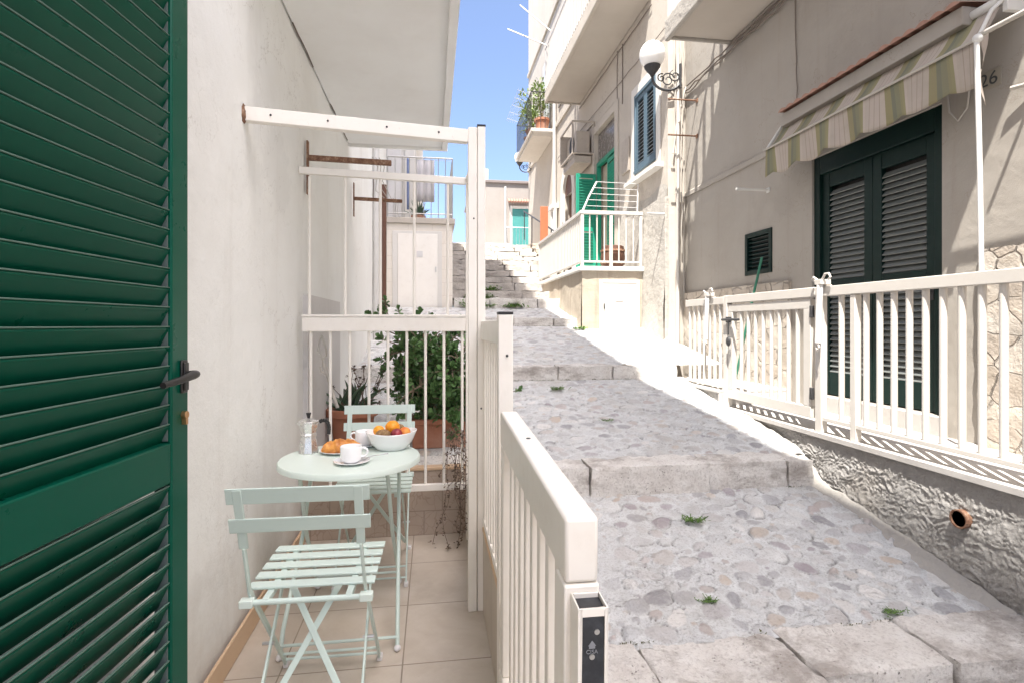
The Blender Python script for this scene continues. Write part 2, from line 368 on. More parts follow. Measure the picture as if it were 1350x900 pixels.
# ------------------------------------------------------------------ levels of the climbing street
LV = [(-9,-2.05),(-4,-1.1)]
def street_z(y):
    pts = [(-9.0,-2.1),(1.87,-.20),(2.20,-.07),(3.41,.172),(3.65,.345),(5.58,.70),(5.84,.835),(8.0,1.25),(8.22,1.37),(9.2,1.555),(9.45,1.71)]
    for (a, za), (b, zb) in zip(pts, pts[1:]):
        if y <= b: return za + (zb-za)*(y-a)/(b-a)
    return 1.71
MB().box(-120,120,-120,140,-3.0,-2.9).build('ground', 'earth', kind='structure')
import numpy as np
PAL = [(.42,.41,.42),(.50,.48,.465),(.36,.355,.375),(.54,.50,.465),(.48,.42,.39),(.58,.49,.41),(.33,.32,.34),(.72,.70,.67),(.80,.78,.75),(.52,.45,.43),(.38,.335,.36),(.56,.54,.53)]
def ramp(x0, x1, y0, z0, y1, z1, dx=.012, seed=1):
    rnd = random.Random(seed); nx = int((x1-x0)/dx); ny = int((y1-y0)/dx)
    X, Y = np.meshgrid(np.linspace(x0, x1, nx+1), np.linspace(y0, y1, ny+1))
    H = np.zeros_like(X); A = np.zeros_like(X); CR = np.zeros_like(X); C = np.zeros(X.shape+(3,)) + .5
    stones = []; cell = {}
    def free(x, y, r):
        ci, cj = int(x/.2), int(y/.2)
        for i in (ci-1,ci,ci+1):
            for j in (cj-1,cj,cj+1):
                for (a, b_, q) in cell.get((i,j), ()):
                    if (a-x)**2 + (b_-y)**2 < ((q+r)*.93)**2: return False
        return True
    area = (x1-x0)*(y1-y0)
    for (lo, hi, n) in ((.058,.076,40),(.040,.058,420),(.028,.040,900),(.014,.026,900)):
        for k in range(int(n*area)):
            r = rnd.uniform(lo, hi); x = rnd.uniform(x0+.01, x1-.01); y = rnd.uniform(y0, y1)
            if free(x, y, r): cell.setdefault((int(x/.2), int(y/.2)), []).append((x, y, r)); stones.append((x, y, r))
    for (x, y, r) in stones:
        R_ = r*1.65; i0 = max(0, int((x-R_-x0)/dx)); i1 = min(nx+1, int((x+R_-x0)/dx)+2); j0 = max(0, int((y-R_-y0)/dx)); j1 = min(ny+1, int((y+R_-y0)/dx)+2)
        if i1 <= i0 or j1 <= j0: continue
        px = X[j0:j1,i0:i1]-x; py = Y[j0:j1,i0:i1]-y
        th = rnd.gauss(.25, .7); asp = rnd.uniform(.58,.92); u = px*math.cos(th)+py*math.sin(th); w = (-px*math.sin(th)+py*math.cos(th))/asp
        rho = np.sqrt(u*u+w*w)/(r*1.02); ang = np.arctan2(w, u)
        f1, f2, f3 = rnd.uniform(0,6), rnd.uniform(0,6), rnd.uniform(0,6)
        d = rho/(1+.10*np.cos(2*ang+f1)+.07*np.cos(3*ang+f2)+.035*np.cos(5*ang+f3))
        hg = rnd.choice((.002,.004,.008,.014,.019))*rnd.uniform(.8,1.2)*min(1, r/.04); tilt = rnd.uniform(-.05,.05); wt = rnd.choice((1.0,1.0,.85,.6,.45,.3,.2)); hg *= .5+.5*wt
        dome = np.where(d < 1, hg*(1-d**3.2)+u*tilt*np.clip(1-d,0,1), 0)
        m = np.clip((1.0-d)/.10, 0, 1); col = np.array(PAL[rnd.randrange(len(PAL))])*rnd.uniform(.92,1.10)
        S = (slice(j0,j1), slice(i0,i1)); better = m > A[S]
        H[S] = np.where(d < 1, np.maximum(H[S], dome), H[S]); C[S] = np.where((m > 0)[...,None] & better[...,None], col, C[S]); A[S] = np.maximum(A[S], m*wt)
        side = np.clip(np.cos(ang-rnd.uniform(0,6.28))*1.3+rnd.uniform(-1.25,.2), 0, 1)
        cr = np.exp(-((d-1.06)/.075)**2)*side
        CR[S] = np.maximum(CR[S], cr)
    CR *= np.clip(1-A*1.2, 0, 1); Z = np.zeros_like(X); vs = []
    for j in range(ny+1):
        v = j/ny; e = min(1, 6*min(v, 1-v))
        for i in range(nx+1):
            x, y = X[j,i], Y[j,i]
            Z = z0+(z1-z0)*v + e*(.016*noise.noise((x*1.7,y*1.7,3)) + .009*noise.noise((x*6,y*6,7)))
            vs.append((x, y, Z + H[j,i] - .010*CR[j,i] - .005))
    fs = [(j*(nx+1)+i, j*(nx+1)+i+1, (j+1)*(nx+1)+i+1, (j+1)*(nx+1)+i) for j in range(ny) for i in range(nx)]
    me = bpy.data.meshes.new('street'); me.from_pydata(vs, [], fs); me.update(); me.materials.append(M['cobbles']); me.shade_smooth()
    ca = me.color_attributes.new('stone_colour', 'FLOAT_COLOR', 'POINT'); ca.data.foreach_set('color', np.concatenate([C, A[...,None]], -1).ravel().astype(np.float32))
    fa = me.attributes.new('joint_crack', 'FLOAT', 'POINT'); fa.data.foreach_set('value', CR.ravel().astype(np.float32))
    o = bpy.data.objects.new('street', me); COL.objects.link(o); o['kind'] = 'structure'; return o
ramp(.27, 2.80, -9, -2.1, 1.90, -.235, .10, 2)
ramp(.27, 2.76, 2.17, -.076, 3.43, .174, .0095, 3)
ramp(-.80, 2.76, 3.60, .337, 5.60, .702, .013, 4)
ramp(-.80, 3.25, 5.78, .827, 8.02, 1.252, .02, 5)
ramp(-.80, 2.30, 8.17, 1.362, 9.22, 1.557, .03, 6)

def kerb(x0, x1, y0, y1, z0, z1, lens, amp=.008, seed=1, step=.035, name='kerb', mat='kerb_stone'):
    """a row of dressed stone blocks with worn edges and open joints"""
    rnd = random.Random(seed); mb = MB(); x = x0; i = 0
    while x < x1 - .05:
        L = lens[i % len(lens)] * rnd.uniform(.95, 1.05); xe = min(x+L, x1)
        if x1 - xe < .15: xe = x1
        a, b = x+.0035, xe-.0035; dz = rnd.uniform(-.008,.008); dy = rnd.uniform(-.012,.012)
        nx = max(3, int((b-a)/step)); ny = max(3, int((y1-y0)/step)); nz = max(3, int((z1-z0)/step))
        rr = .011; off = rnd.uniform(0, 50)
        def shp(px, py, pz):
            q = Vector((px, py, pz)); lo = Vector((a+rr, y0+rr, z0)); hi = Vector((b-rr, y1-rr*.3, z1-rr))
            cl = Vector((min(max(q.x,lo.x),hi.x), min(max(q.y,lo.y),hi.y), min(max(q.z,lo.z),hi.z)))
            d = q-cl
            if d.length > 1e-6: q = cl + d.normalized()*min(d.length, rr)
            n1 = noise.noise(Vector((q.x*5+off, q.y*5, q.z*5))); n2 = noise.noise(Vector((q.x*19+off, q.y*19, q.z*19)))
            d2 = d.normalized() if d.length > 1e-6 else Vector((0,0,0))
            q += d2*(amp*1.5*n1 + amp*1.5*n2 - amp*1.2*max(0, noise.noise(Vector((q.x*8+off, q.y*8, q.z*8)))-.25)*3); q.z += dz*(q.z-z0)/(z1-z0); q.y += dy
            return q
        mb.grid(lambda u, v: shp(a+(b-a)*u, y0, z0+(z1-z0)*v), nx, nz)
        mb.grid(lambda u, v: shp(a+(b-a)*u, y0+(y1-y0)*v, z1), nx, ny)
        mb.grid(lambda u, v: shp(a, y0+(y1-y0)*v, z0+(z1-z0)*u), nz, ny)
        mb.grid(lambda u, v: shp(b, y0+(y1-y0)*v, z0+(z1-z0)*u), nz, ny)
        x = xe; i += 1
    return mb.build(name, mat, kind='structure', sharp=60)
kerb(.28, 2.78, 1.87, 2.20, -.36, -.062, [.58,.62,.60,.70], seed=3, step=.025)
kerb(.28, 2.60, 3.41, 3.66, .02, .348, [.72,.80,.55], seed=5, step=.025)
kerb(-.78, .27, 3.37, 3.66, .02, .40, [.5,.6], seed=6)
kerb(-.78, 2.62, 5.58, 5.84, .55, .838, [.62,.80,.70], seed=8)
kerb(-.78, 2.25, 8.0, 8.22, 1.05, 1.372, [.7,.6], seed=9)
kerb(.36, 2.25, 9.2, 9.47, 1.4, 1.712, [.6,.8], seed=10)
# long flight up to the landing
zz = 1.71; yy = 9.45
for k in range(10):
    ny = yy + .61
    MB().grid(lambda u, v, y0=yy, y1=ny, z=zz: (.2+2.6*u, y0+(y1-y0)*v, z+.006+.012*noise.noise(Vector((u*9,v*3,z)))), 26, 6).build('stair_tread', 'stair_stone', kind='structure')
    kerb(.30, 2.75, ny-.02, ny+.22, zz-.1, zz+.186, [.55,.8,.65,.95,.7], .013, 20+k, .05, 'stair_riser', 'stair_stone')
    yy = ny; zz += .186
TOPZ = zz
MB().box(-3, 9, yy+.2, 40, TOPZ-.4, TOPZ-.004).build('path', 'concrete', kind='structure')

# sunken dining terrace floor (left) and its raised edges
MB().box(-.78, .235, -4, 3.37, -.12, 0).build('terrace_floor', 'floor_tile', kind='structure')
rw = thing('tiled_wall', 'low wall of brown veined tiles closing the end of the sunken terrace', 'wall', (0,3.35,0))
MB().box(-.755, .222, 0, .035, .0, .392).build('tile_facing', 'wall_tile', rw)
MB().box(-.755, .222, -.012, .05, .393, .412).build('coping', 'skirting_tile', rw, .003)
pw = thing('parapet', 'low plastered parapet with tiled inner face between terrace and street', 'wall', (.25,0,0))
MB().box(-.014, .028, 1.74, 3.40, -.1, .352).build('core', 'old_plaster', pw)
MB().box(-.027, -.016, 1.74, 3.34, .0, .350).build('tile_facing', 'floor_tile', pw)
MB().box(-.030, .034, 1.73, 3.34, .354, .374).build('coping', 'skirting_tile', pw, .004)

# ------------------------------------------------------------------ left house
XL = -.76
lh = thing('left_house', 'cream plastered house on the left with a deep balcony soffit over the terrace', 'house', (XL,2,0))
def lx(mb_box): return mb_box
w = MB()
def lw(u, v):
    y = -11+ (u*20.3); z = -2.9 + 15.6*v
    e = .012*noise.noise(Vector((y*.7, z*.7, 1))) + (.02*max(0, min(1, (y-3.4)/2))*noise.noise(Vector((y*2.3, z*1.1, 5))))
    return (min(e, .02) , y, z)
w.grid(lw, 130, 90)
w.box(-6, -.03, -11, 9.28, -2.9, 12.7)
w.add([(.0,-11,12.7),(.0,9.3,12.7),(-.03,9.3,12.7),(-.03,-11,12.7)], [(0,1,2,3)])
w.prism_x([(-11,12.0),(.7,12.0),(.7,12.8),(-1.0,13.6),(-3,14.3),(-11,14.6)], -6, -.001)  # unseen roof slope, shaped to set the shadow edge on the street
w.add([(.0,9.3,-2.9),(-.03,9.3,-2.9),(-.03,9.3,12.7),(.0,9.3,12.7)], [(0,1,2,3)])
for i in range(len(w.v)): w.v[i] = (w.v[i][0], w.v[i][1]-2, w.v[i][2])
w.build('wall', 'left_plaster', lh, sharp=60)
s = MB()
s.box(.005, .90, .25, 3.1, 2.905, 3.12)
s.build('balcony', 'soffit_plaster', lh, .01)
e = MB(); e.box(.845, .897, .26, 3.09, 2.872, 2.902); e.build('drip_edge', 'soffit_plaster', lh, .006)
e = MB(); e.box(.0, .90, 3.105, 3.13, 2.88, 3.14); e.build('balcony_end', 'soffit_plaster', lh, .006)
r = MB(); r.box(.84,.885,.25,3.1,4.05,4.1)
for k in range(21): r.box(.85,.87,.28+k*.138,.30+k*.138,3.12,4.05)
r.build('balcony_railing', 'cream_metal', lh)
sk = MB(); sk.box(.014, .026, -6, 1.36, .003, .095); sk.build('skirting', 'skirting_tile', lh, .003)
dd = MB(); dd.box(-.02, .026, 1.40, 2.55, .30, 1.45); dd.build('grey_dado', 'grey_dado', lh)
fr = MB(); fr.box(.0,.016,-1.6,-.36,.0,2.35); fr.build('door_surround', 'soffit_plaster', lh, .004)
def wobble(pts, amp, seed):
    rnd = random.Random(seed); return [(p[0]+rnd.uniform(-amp,amp)*.3, p[1]+rnd.uniform(-amp,amp), p[2]+rnd.uniform(-amp,amp)) for p in pts]
for pts_, r_ in ((wobble([(.019, 5.1+.02*i, 3.2-i*.13) for i in range(15)], .035, 3), .006), (wobble([(.019, 6.6, 3.3-i*.13) for i in range(14)], .02, 4), .008),
                 (wobble([(.013, 3.0-i*.10, 2.904) for i in range(9)], .006, 6), .0045), (wobble([(.013, 1.6-i*.10, 2.904) for i in range(6)], .006, 8), .004)):
    MB().tube(pts_, r_, 5).build('crack', 'cable', lh)

# green louvred leaf, folded back against the wall
leaf = thing('louvred_shutter', 'tall dark green louvred shutter door standing open at the left edge', 'shutter', (-.724,.735,0), -R(6.3))
LW, LT = .775, .042
def louvre_leaf(parent, W, z0, z1, mids, mat, slat_mat, T=.042, st=.072, rail=.10, pitch=.047, flip=1, name_slat='slat_panel', edge=None, depth=.027, rise=.053):
    f = MB()
    f.box(-T/2, T/2, 0, st, z0, z1); f.box(-T/2, T/2, W-st, W, z0, z1)
    zs = [z0] + [m for m in mids] + [z1-rail]
    for z in zs: f.box(-T/2+.002, T/2-.002, st, W-st, z, z+rail)
    fo = f.build('frame', mat, parent, .004)
    for a, b in zip(zs, zs[1:]):
        s = MB(); ed = MB(); z = a+rail+pitch*.35
        while z < b-.012:
            p = [(-depth/2, z-rise/2), (-depth/2+.004, z-rise/2-.005), (depth/2+.003, z+rise/2-.004), (depth/2, z+rise/2+.003)]
            p = [(x*flip, zz_) for x, zz_ in p]
            s.prism(p, st+.0015, W-st-.0015)
            ed.box(depth/2-.0005, depth/2+.0042, st+.002, W-st-.002, z+rise/2+.0005, z+rise/2+.0036); z += pitch  # pale strip paints the dusty highlight along each slat top
        so_ = s.build(name_slat, slat_mat, parent, .0009, sharp=25)
        if edge: ed.build('edge_highlight', edge, so_, .001); MB().box(-T/2+.004, T/2-.008, W-st-.0052, W-st-.0016, a+rail+.004, b-.004).build('dusty_edge', 'paint_dust', so_)
    return fo
fo = louvre_leaf(leaf, LW, .03, 2.34, [.885], 'green_paint', 'green_paint', edge='green_highlight')
h = MB(); h.box(.022,.028,LW-.040,LW-.013,1.100,1.182); h.box(.028,.033,LW-.036,LW-.017,1.106,1.176)
h.build('handle_plate', 'black_plastic', leaf, .003)
h = MB(); h.tube([(.030,LW-.027,1.146),(.045,LW-.026,1.147),(.057,LW-.032,1.147),(.060,LW-.05,1.146),(.058,LW-.10,1.139),(.055,LW-.165,1.133)], [.009,.0095,.010,.0105,.0088,.0075], 12)
h.build('handle', 'black_plastic', leaf)
h = MB(); h.lathe([(0,0),(.0095,0),(.0095,.012),(0,.012)], 16); h.box(-.0045,.0045,-.024,-.004,0,.012)
for i, v in enumerate(h.v): h.v[i] = (.021+v[2], LW-.026+v[0], 1.045+v[1])
h.build('lock_cylinder', 'brass', leaf, .001)
for z in (.35, 1.15, 2.05): MB().tube([(-.03,-.004,z),(-.03,-.004,z+.09)], .009, 10).build('hinge', 'iron', leaf)

# ------------------------------------------------------------------ terrace frame, railings and gate
fr = thing('pergola_frame', 'cream square tube frame over the terrace, beam fixed to the left wall', 'frame', (.185,2.44,0))
p = MB(); p.box(-.0275,.0105,-.02,.02,.0,2.145); p.build('post', 'cream_metal', fr, .003)
p = MB(); p.box(.0135,.0485,-.02,.02,.0,2.150); p.build('post', 'cream_metal', fr, .003)
p = MB(); p.box(.012,.050,-.021,.021,2.1515,2.158); p.build('end_cap', 'black_plastic', fr)
p = MB(); p.bar((-.945,-.095,2.120), (-.029,.0,2.106), .038, .058, (0,1,0)); p.build('beam', 'cream_metal', fr, .003)
p = MB()
p.box(.014,.048,.022,.80,2.10,2.145); p.build('beam', 'cream_metal', fr, .003)
for q in (.12,.36,.62,.86): MB().ball((-.945+.916*q, -.115+.095*q, 2.122-.014*q), .0045, 8).build('screw', 'iron', fr)
for x, z in ((-.003,1.74),(.03,.9)): MB().ball((x,-.0205,z), .004, 8).build('screw', 'iron', fr)
p = MB(); p.ball((-.94,-.105,2.118), .04, 14, (.35,.6,1.0), bump=.4); p.build('wall_fixing', 'rust', fr)

rr = thing('end_railing', 'cream metal railing with tall upper grille closing the far end of the terrace', 'railing', (XL,3.245,0))
RW = .955
p = MB(); p.box(.03,RW,-.022,.022,1.232,1.312); p.build('top_rail', 'cream_metal', rr, .003)
p = MB(); p.box(.03,RW,-.026,.026,1.3135,1.328); p.build('rail_cap', 'cream_metal', rr, .003)
p = MB(); p.box(.055,RW,-.016,.016,.300,.338); p.build('bottom_rail', 'cream_metal', rr, .003)
p = MB(); p.bar((.012,0,2.145),(RW,0,2.118), .03, .04, (0,1,0)); p.build('upper_rail', 'cream_metal', rr, .003)
p = MB(); p.box(RW+.0015,RW+.037,-.018,.018,.0,2.15); p.build('post', 'cream_metal', rr, .003)
b0 = None
for k in range(9):
    x = .075 + k*.1075
    if b0 is None: b0 = MB().tube([(0,0,.338),(0,0,1.232)], .0085, 10).build('bar', 'cream_metal', rr, loc=(x,0,0))
    else: dup_part(b0, rr, (x,0,0))
b1 = None
for x in (.068,.265,.462,.655,.85):
    if b1 is None: b1 = MB().tube([(0,0,1.328),(0,0,2.112)], .0085, 10).build('bar', 'cream_metal', rr, loc=(x,0,0))
    else: dup_part(b1, rr, (x,0,0))

sr = thing('side_railing', 'short cream railing on the parapet between the tall frame and the gate post', 'railing', (.236,1.78,0))
p = MB(); p.box(-.022,.022,.025,.66,1.205,1.285); p.build('top_rail', 'cream_metal', sr, .003)
p = MB(); p.box(-.014,.014,.025,.66,.385,.415); p.build('bottom_rail', 'cream_metal', sr, .003)
p = MB(); p.box(-.024,.024,-.024,.024,-.02,1.302); p.build('post', 'cream_metal', sr, .003)
p = MB(); p.box(-.0245,.0245,-.0245,.0245,1.303,1.312); p.build('end_cap', 'black_plastic', sr, .002)
p = MB(); p.ball((0.004,-.025,1.17), .0045, 8); p.build('screw', 'iron', sr)
b0 = None
for k in range(7):
    if b0 is None: b0 = MB().box(-.011,.011,-.011,.011,.415,1.205).build('bar', 'cream_metal', sr, .003, loc=(0,.09+k*.088,0))
    else: dup_part(b0, sr, (0,.09+k*.088,0))

gt = thing('street_gate', 'cream metal gate with a broad top rail and a black lock box, nearest the viewer', 'gate', (.2335,1.70,0))
gt.rotation_euler = (R(-1.6), 0, R(-.55))
gt.rotation_euler = (R(1.7), 0, R(-.6))
GL = .87
p = MB(); p.box(-.026,.026,-GL,-.002,.905,1.005); p.build('top_rail', 'cream_metal', gt, .006)
p = MB(); p.box(-.026,.026,-GL,-.002,.12,.20); p.build('bottom_rail', 'cream_metal', gt, .004)
p = MB(); p.box(-.0275,.0275,-GL-.002,-GL+.06,.201,.9035); p.build('stile', 'cream_metal', gt, .004)
p = MB(); p.box(-.024,.024,-.052,-.002,.201,.9035); p.build('stile', 'cream_metal', gt, .004)
b0 = None
for k in range(8):
    y = -.125-k*.088
    if b0 is None: b0 = MB().box(-.011,.011,-.014,.014,.199,.906).build('bar', 'cream_metal', gt, .003, loc=(0,y,0))
    else: dup_part(b0, gt, (0,y,0))
MB().ball((.002,-.36,1.0055), .006, 8, (1,1,.3)).build('screw', 'iron', gt)
lc = MB()                                             # open topped channel that holds the lock
lc.box(-.018,-.0155,-GL-.048,-GL-.003,.55,.893); lc.box(.0245,.027,-GL-.048,-GL-.003,.55,.893)
lc.box(-.0155,.0245,-GL-.006,-GL-.003,.55,.893); lc.box(-.0155,-.0125,-GL-.048,-GL-.0455,.55,.893); lc.box(.0215,.0245,-GL-.048,-GL-.0455,.55,.893)
lc.box(-.0125,.0215,-GL-.048,-GL-.0455,.880,.893)
lo = lc.build('lock_case', 'cream_metal', gt, .001)
q = MB(); q.box(-.0120,.0210,-GL-.047,-GL-.010,.60,.879); q.build('lock_plate', 'black_lock', lo, .001)
q = MB(); q.box(-.0152,.0242,-GL-.045,-GL-.0065,.880,.886); q.build('opening_shade', 'black_lock', lo)  # black sheet painting the dark inside of the open channel top
for z, x in ((.858,.010),(.822,.003)):
    q = MB().lathe([(0,0),(.004,0),(.004,.0012),(0,.0012)], 14, (x,z,0))
    for i, v in enumerate(q.v): q.v[i] = (v[0], -GL-.0472-v[2], v[1])
    q.build('screw', 'steel', lo)
q = MB(); q.box(-.004,.006,-GL-.0482,-GL-.0475,.72,.775); q.build('latch_bolt', 'steel', lo, .001)
q = MB(); q.add([(-.003,-GL-.0478,.838),(.009,-GL-.0478,.838),(.003,-GL-.0478,.846)], [(0,1,2)]); q.box(-.0015,.0075,-GL-.0478,-GL-.0474,.834,.838)
q.build('emblem', 'grey_print', lo)
text_part('CISA', 'lettering', .0085, 'grey_print', lo, (.003,-GL-.0474,.829), (R(90),0,0), .0003)

# wall brackets, pole, hooks on the left side
def bracket(name, label, y, zt, zb, za, L, r):
    o = thing(name, label, 'bracket', (XL+.012,y,0), 0, 'rusty clothes line brackets on the left wall')
    m_ = MB(); m_.bar((.008,0,zb),(.008,0,zt), .035, .010, (0,1,0)); m_.build('wall_plate', 'rust', o, .002)
    m_ = MB(); m_.bar((.014,0,za),(L,0,za-.012), .030, .030, (0,1,0)); m_.build('arm', 'rust', o, .003)
    m_ = MB()
    for k in range(3):
        x = L*.85-.02*k; m_.tube([(x,0,za+.02),(x+.03,.02,za-.03),(x+.02,.01,za-.12-.03*k),(x+.07,.03,za-.22)], .0025, 5)
    m_.build('line', 'cable_pale', o); return o
bracket('wall_bracket', 'rusty iron bracket nearest on the cream wall just behind the end railing', 3.42, 2.37, 2.05, 2.27, .50, 1)
bracket('wall_bracket', 'smaller looking rusty iron bracket farther along the cream wall', 5.37, 2.62, 2.30, 2.47, .46, 1)
tag(MB().tube([(-.70,8.05,1.2),(-.69,8.02,3.27)], [.045,.042], 10).build('wooden_pole', 'brown_wood'), 'dark brown wooden pole standing upright against the left wall', 'pole')
tag(MB().tube([(-.715,7.2,1.0),(-.715,7.2,4.6)], .04, 12).build('drainpipe', 'white_metal'), 'white drainpipe running up the left wall before the shed', 'drainpipe')
hk = thing('snap_hook', 'steel snap hook with a cord hanging from the end railing beside the wall', 'hook', (-.63,3.285,1.23))
m_ = MB(); m_.tube([(0,0,-.02),(-.018,0,-.06),(-.022,0,-.11),(.0,0,-.155),(.022,0,-.14),(.02,0,-.10),(.002,0,-.03)], .005, 8); m_.build('clip', 'steel', hk)
m_ = MB(); m_.tube([(.005,0,-.15),(.012,.0,-.20),(.035,0,-.27),(.06,0,-.36),(.085,.0,-.44)], .010, 8); m_.tube([(-.01,0,-.20),(-.005,0,-.23),(.03,0,-.25)], .006, 8); m_.build('cord', 'cable_pale', hk)

# ------------------------------------------------------------------ bistro chairs and table
def make_chair(label, loc, rz):
    c = thing('bistro_chair', label, 'chair', loc, rz, 'mint folding bistro chairs')
    ux = .166; SH = .45
    def upright(sx):
        m_ = MB(); x = sx*ux
        m_.bar((x,-.291,.808),(x,-.232,.62), .026, .008); m_.bar((x,-.232,.622),(x+sx*.004,-.172,.462), .008, .018, (1,0,0))
        m_.bar((x+sx*.004,-.172,.464),(x+sx*.004,.215,.012), .008, .020, (1,0,0)); return m_.build('upright', 'mint', c, .002)
    def rear_leg(sx):
        m_ = MB(); x = sx*(ux-.016)
        m_.bar((x,.165,.425),(x+sx*.006,-.225,.012), .008, .020, (1,0,0)); return m_.build('leg', 'mint', c, .002)
    for sx in (-1, 1): upright(sx); rear_leg(sx)
    for z0, z1, y0, y1 in ((.762,.812,-.302,-.287),(.672,.718,-.276,-.262)):
        m_ = MB(); m_.bar((-.198,(y0+y1)/2+.010,(z0+z1)/2),(.198,(y0+y1)/2+.010,(z0+z1)/2), z1-z0, .006, (0,-.29,.957)); m_.build('back_slat', 'mint', c, .002)
    s0 = None
    for k in range(5):
        y = -.105 + k*.071
        if s0 is None: s0 = MB().box(-.193,.193,-.022,.022,SH-.003,SH+.006).build('seat_slat', 'mint', c, .003, loc=(0,y,0))
        else: dup_part(s0, c, (0,y,0))
    m_ = MB(); m_.box(-.132,-.112,-.185,.20,SH-.022,SH-.0035); m_.box(.112,.132,-.185,.20,SH-.022,SH-.0035); m_.build('seat_frame', 'mint', c, .002)
    m_ = MB(); m_.tube([(-.185,-.182,SH-.014),(.185,-.182,SH-.014)], .009, 10); m_.build('seat_tube', 'mint', c)
    for sx in (-1, 1): MB().box(-.02,.02,-.014,.014,-.012,.012).build('pivot_block', 'mint_table', c, .003, loc=(sx*.175,-.182,SH-.014))
    m_ = MB(); m_.bar((-.075,-.06,.425),(.150,-.205,.05), .020, .006, (1,0,0)); m_.bar((.075,-.054,.425),(-.150,-.199,.05), .020, .006, (1,0,0)); m_.build('cross_brace', 'mint', c, .002)
    for y, z in ((.20,.035),(.165,.075)): MB().tube([(-ux,y,z),(ux,y,z)], .005, 8).build('stretcher', 'mint', c)
    f0 = None
    for x in (-.17,.17):
        for y in (.217,-.228):
            if f0 is None: f0 = MB().box(-.010,.010,-.016,.016,0,.020).build('foot_cap', 'grey_dado', c, .004, loc=(x,y,0))
            else: dup_part(f0, c, (x,y,0))
    m_ = MB()
    for sx in (-1,1): m_.tube([(sx*(ux-.024),-.026,.225),(sx*(ux+.013),-.026,.225)], .006, 8)
    m_.build('rivet', 'steel', c)
    return c
make_chair('mint folding chair nearest the viewer with its back turned', (-.372,1.915,0), R(-1.2))
make_chair('mint folding chair on the far side of the table facing the viewer', (-.297,2.925,0), R(180))

TZ = .70
TC = Vector((-.354,2.475,0))
tb = thing('bistro_table', 'round mint metal bistro table with crossed folding legs', 'table', TC)
m_ = MB(); m_.lathe([(.0,TZ-.006),(.285,TZ-.006),(.296,TZ-.007),(.300,TZ-.013),(.3005,TZ-.030),(.2985,TZ-.031),(.2975,TZ-.015),(.29,TZ-.010),(0,TZ-.010)], 96)
m_.build('tabletop', 'mint_table', tb, sharp=50)
def tleg(x, y0, y1, name='leg'):
    m_ = MB(); m_.tube([(x*.93,y0,TZ-.012),(x*.96,y0*.85,TZ-.06),(x,y0*.1,.36),(x*1.06,y1*.86,.09),(x*1.07,y1,.012)], .0085, 10); return m_.build(name, 'mint', tb)
for x in (-.205,.205): tleg(x, .215, -.30)
for x in (-.180,.180): tleg(x, -.205, .26)
for x, y, z in ((.217,-.285,.045),(.19,.235,.07)): MB().tube([(-x,y,z),(x,y,z)], .006, 8).build('stretcher', 'mint', tb)
m_ = MB(); m_.box(-.20,.20,.195,.225,TZ-.028,TZ-.0105); m_.box(-.18,.18,-.22,-.19,TZ-.028,TZ-.0105); m_.build('under_frame', 'mint', tb, .002)
f0 = None
for x, y in ((-.219,-.303),(.219,-.303),(-.193,.263),(.193,.263)):
    if f0 is None: f0 = MB().ball((0,0,.012), .014, 12, (1,1.2,.86)).build('foot_cap', 'grey_dado', tb, loc=(x,y,0))
    else: dup_part(f0, tb, (x,y,0))
TT = TZ-.006

# things on the table
mk = thing('moka_pot', 'small octagonal aluminium coffee maker with black knob and handle on the table', 'coffee pot', (-.553,2.575,TT), R(8))
m_ = MB(); m_.lathe([(.0,0),(.044,0),(.045,.004),(.0385,.045),(.0345,.070),(.034,.076),(0,.076)], 8); m_.build('water_chamber', 'aluminium', mk, .0015, sharp=20)
m_ = MB(); m_.lathe([(0,.0765),(.0365,.0765),(.0365,.083),(.033,.090),(.035,.094),(.046,.135),(.0465,.139),(0,.139)], 8)
m_.add([(-.030,-.016,.112),(-.030,.016,.112),(-.056,0,.137),(-.036,-.016,.1385),(-.036,.016,.1385)], [(0,2,1),(0,3,2),(1,2,4),(2,3,4)])
m_.build('upper_chamber', 'aluminium', mk, .001, sharp=20)
m_ = MB(); m_.lathe([(0,.1395),(.048,.1395),(.048,.1425),(.018,.153),(.008,.155),(0,.155)], 8); m_.build('lid', 'aluminium', mk, .001, sharp=20)
m_ = MB(); m_.lathe([(0,.1552),(.006,.1552),(.007,.160),(.0115,.177),(.0115,.180),(0,.181)], 8); m_.build('knob', 'black_plastic', mk, .001)
m_ = MB()
pts = [(.045,0,.137),(.060,0,.144),(.076,0,.141),(.085,0,.126),(.088,0,.106),(.086,0,.080)]
for a, b_ in zip(pts, pts[1:]): m_.bar(a, (b_[0]+(b_[0]-a[0])*.06, 0, b_[2]+(b_[2]-a[2])*.06), .016, .016, (0,1,0))
m_.build('handle', 'black_plastic', mk, .003)
def plate(name, label, loc, r, cat, h=.012):
    return tag(MB().lathe([(0,.002),(r*.55,.002),(r*.60,0),(r*.63,.0015),(r*.7,.004),(r,h),(r*.995,h+.0025),(r*.72,.0065),(r*.6,.0048),(0,.0048)], 64).build(name, 'china', loc=loc, sharp=60), label, cat)
def cup(label, loc, rz):
    c = thing('coffee_cup', label, 'cup', loc, rz, 'white coffee cups')
    m_ = MB(); m_.lathe([(0,.001),(.024,.001),(.026,0),(.030,.002),(.041,.012),(.044,.022),(.0445,.066),(.0435,.0675),(.0415,.066),(.041,.025),(.036,.012),(0,.008)], 56); m_.build('bowl', 'china', c, sharp=60)
    m_ = MB(); m_.tube([(.0405,0,.056),(.052,0,.059),(.064,0,.054),(.068,0,.042),(.063,0,.030),(.052,0,.024),(.0425,0,.024)], [.0055,.005,.0048,.0048,.0048,.005,.0055], 10); m_.build('handle', 'china', c)
    return c
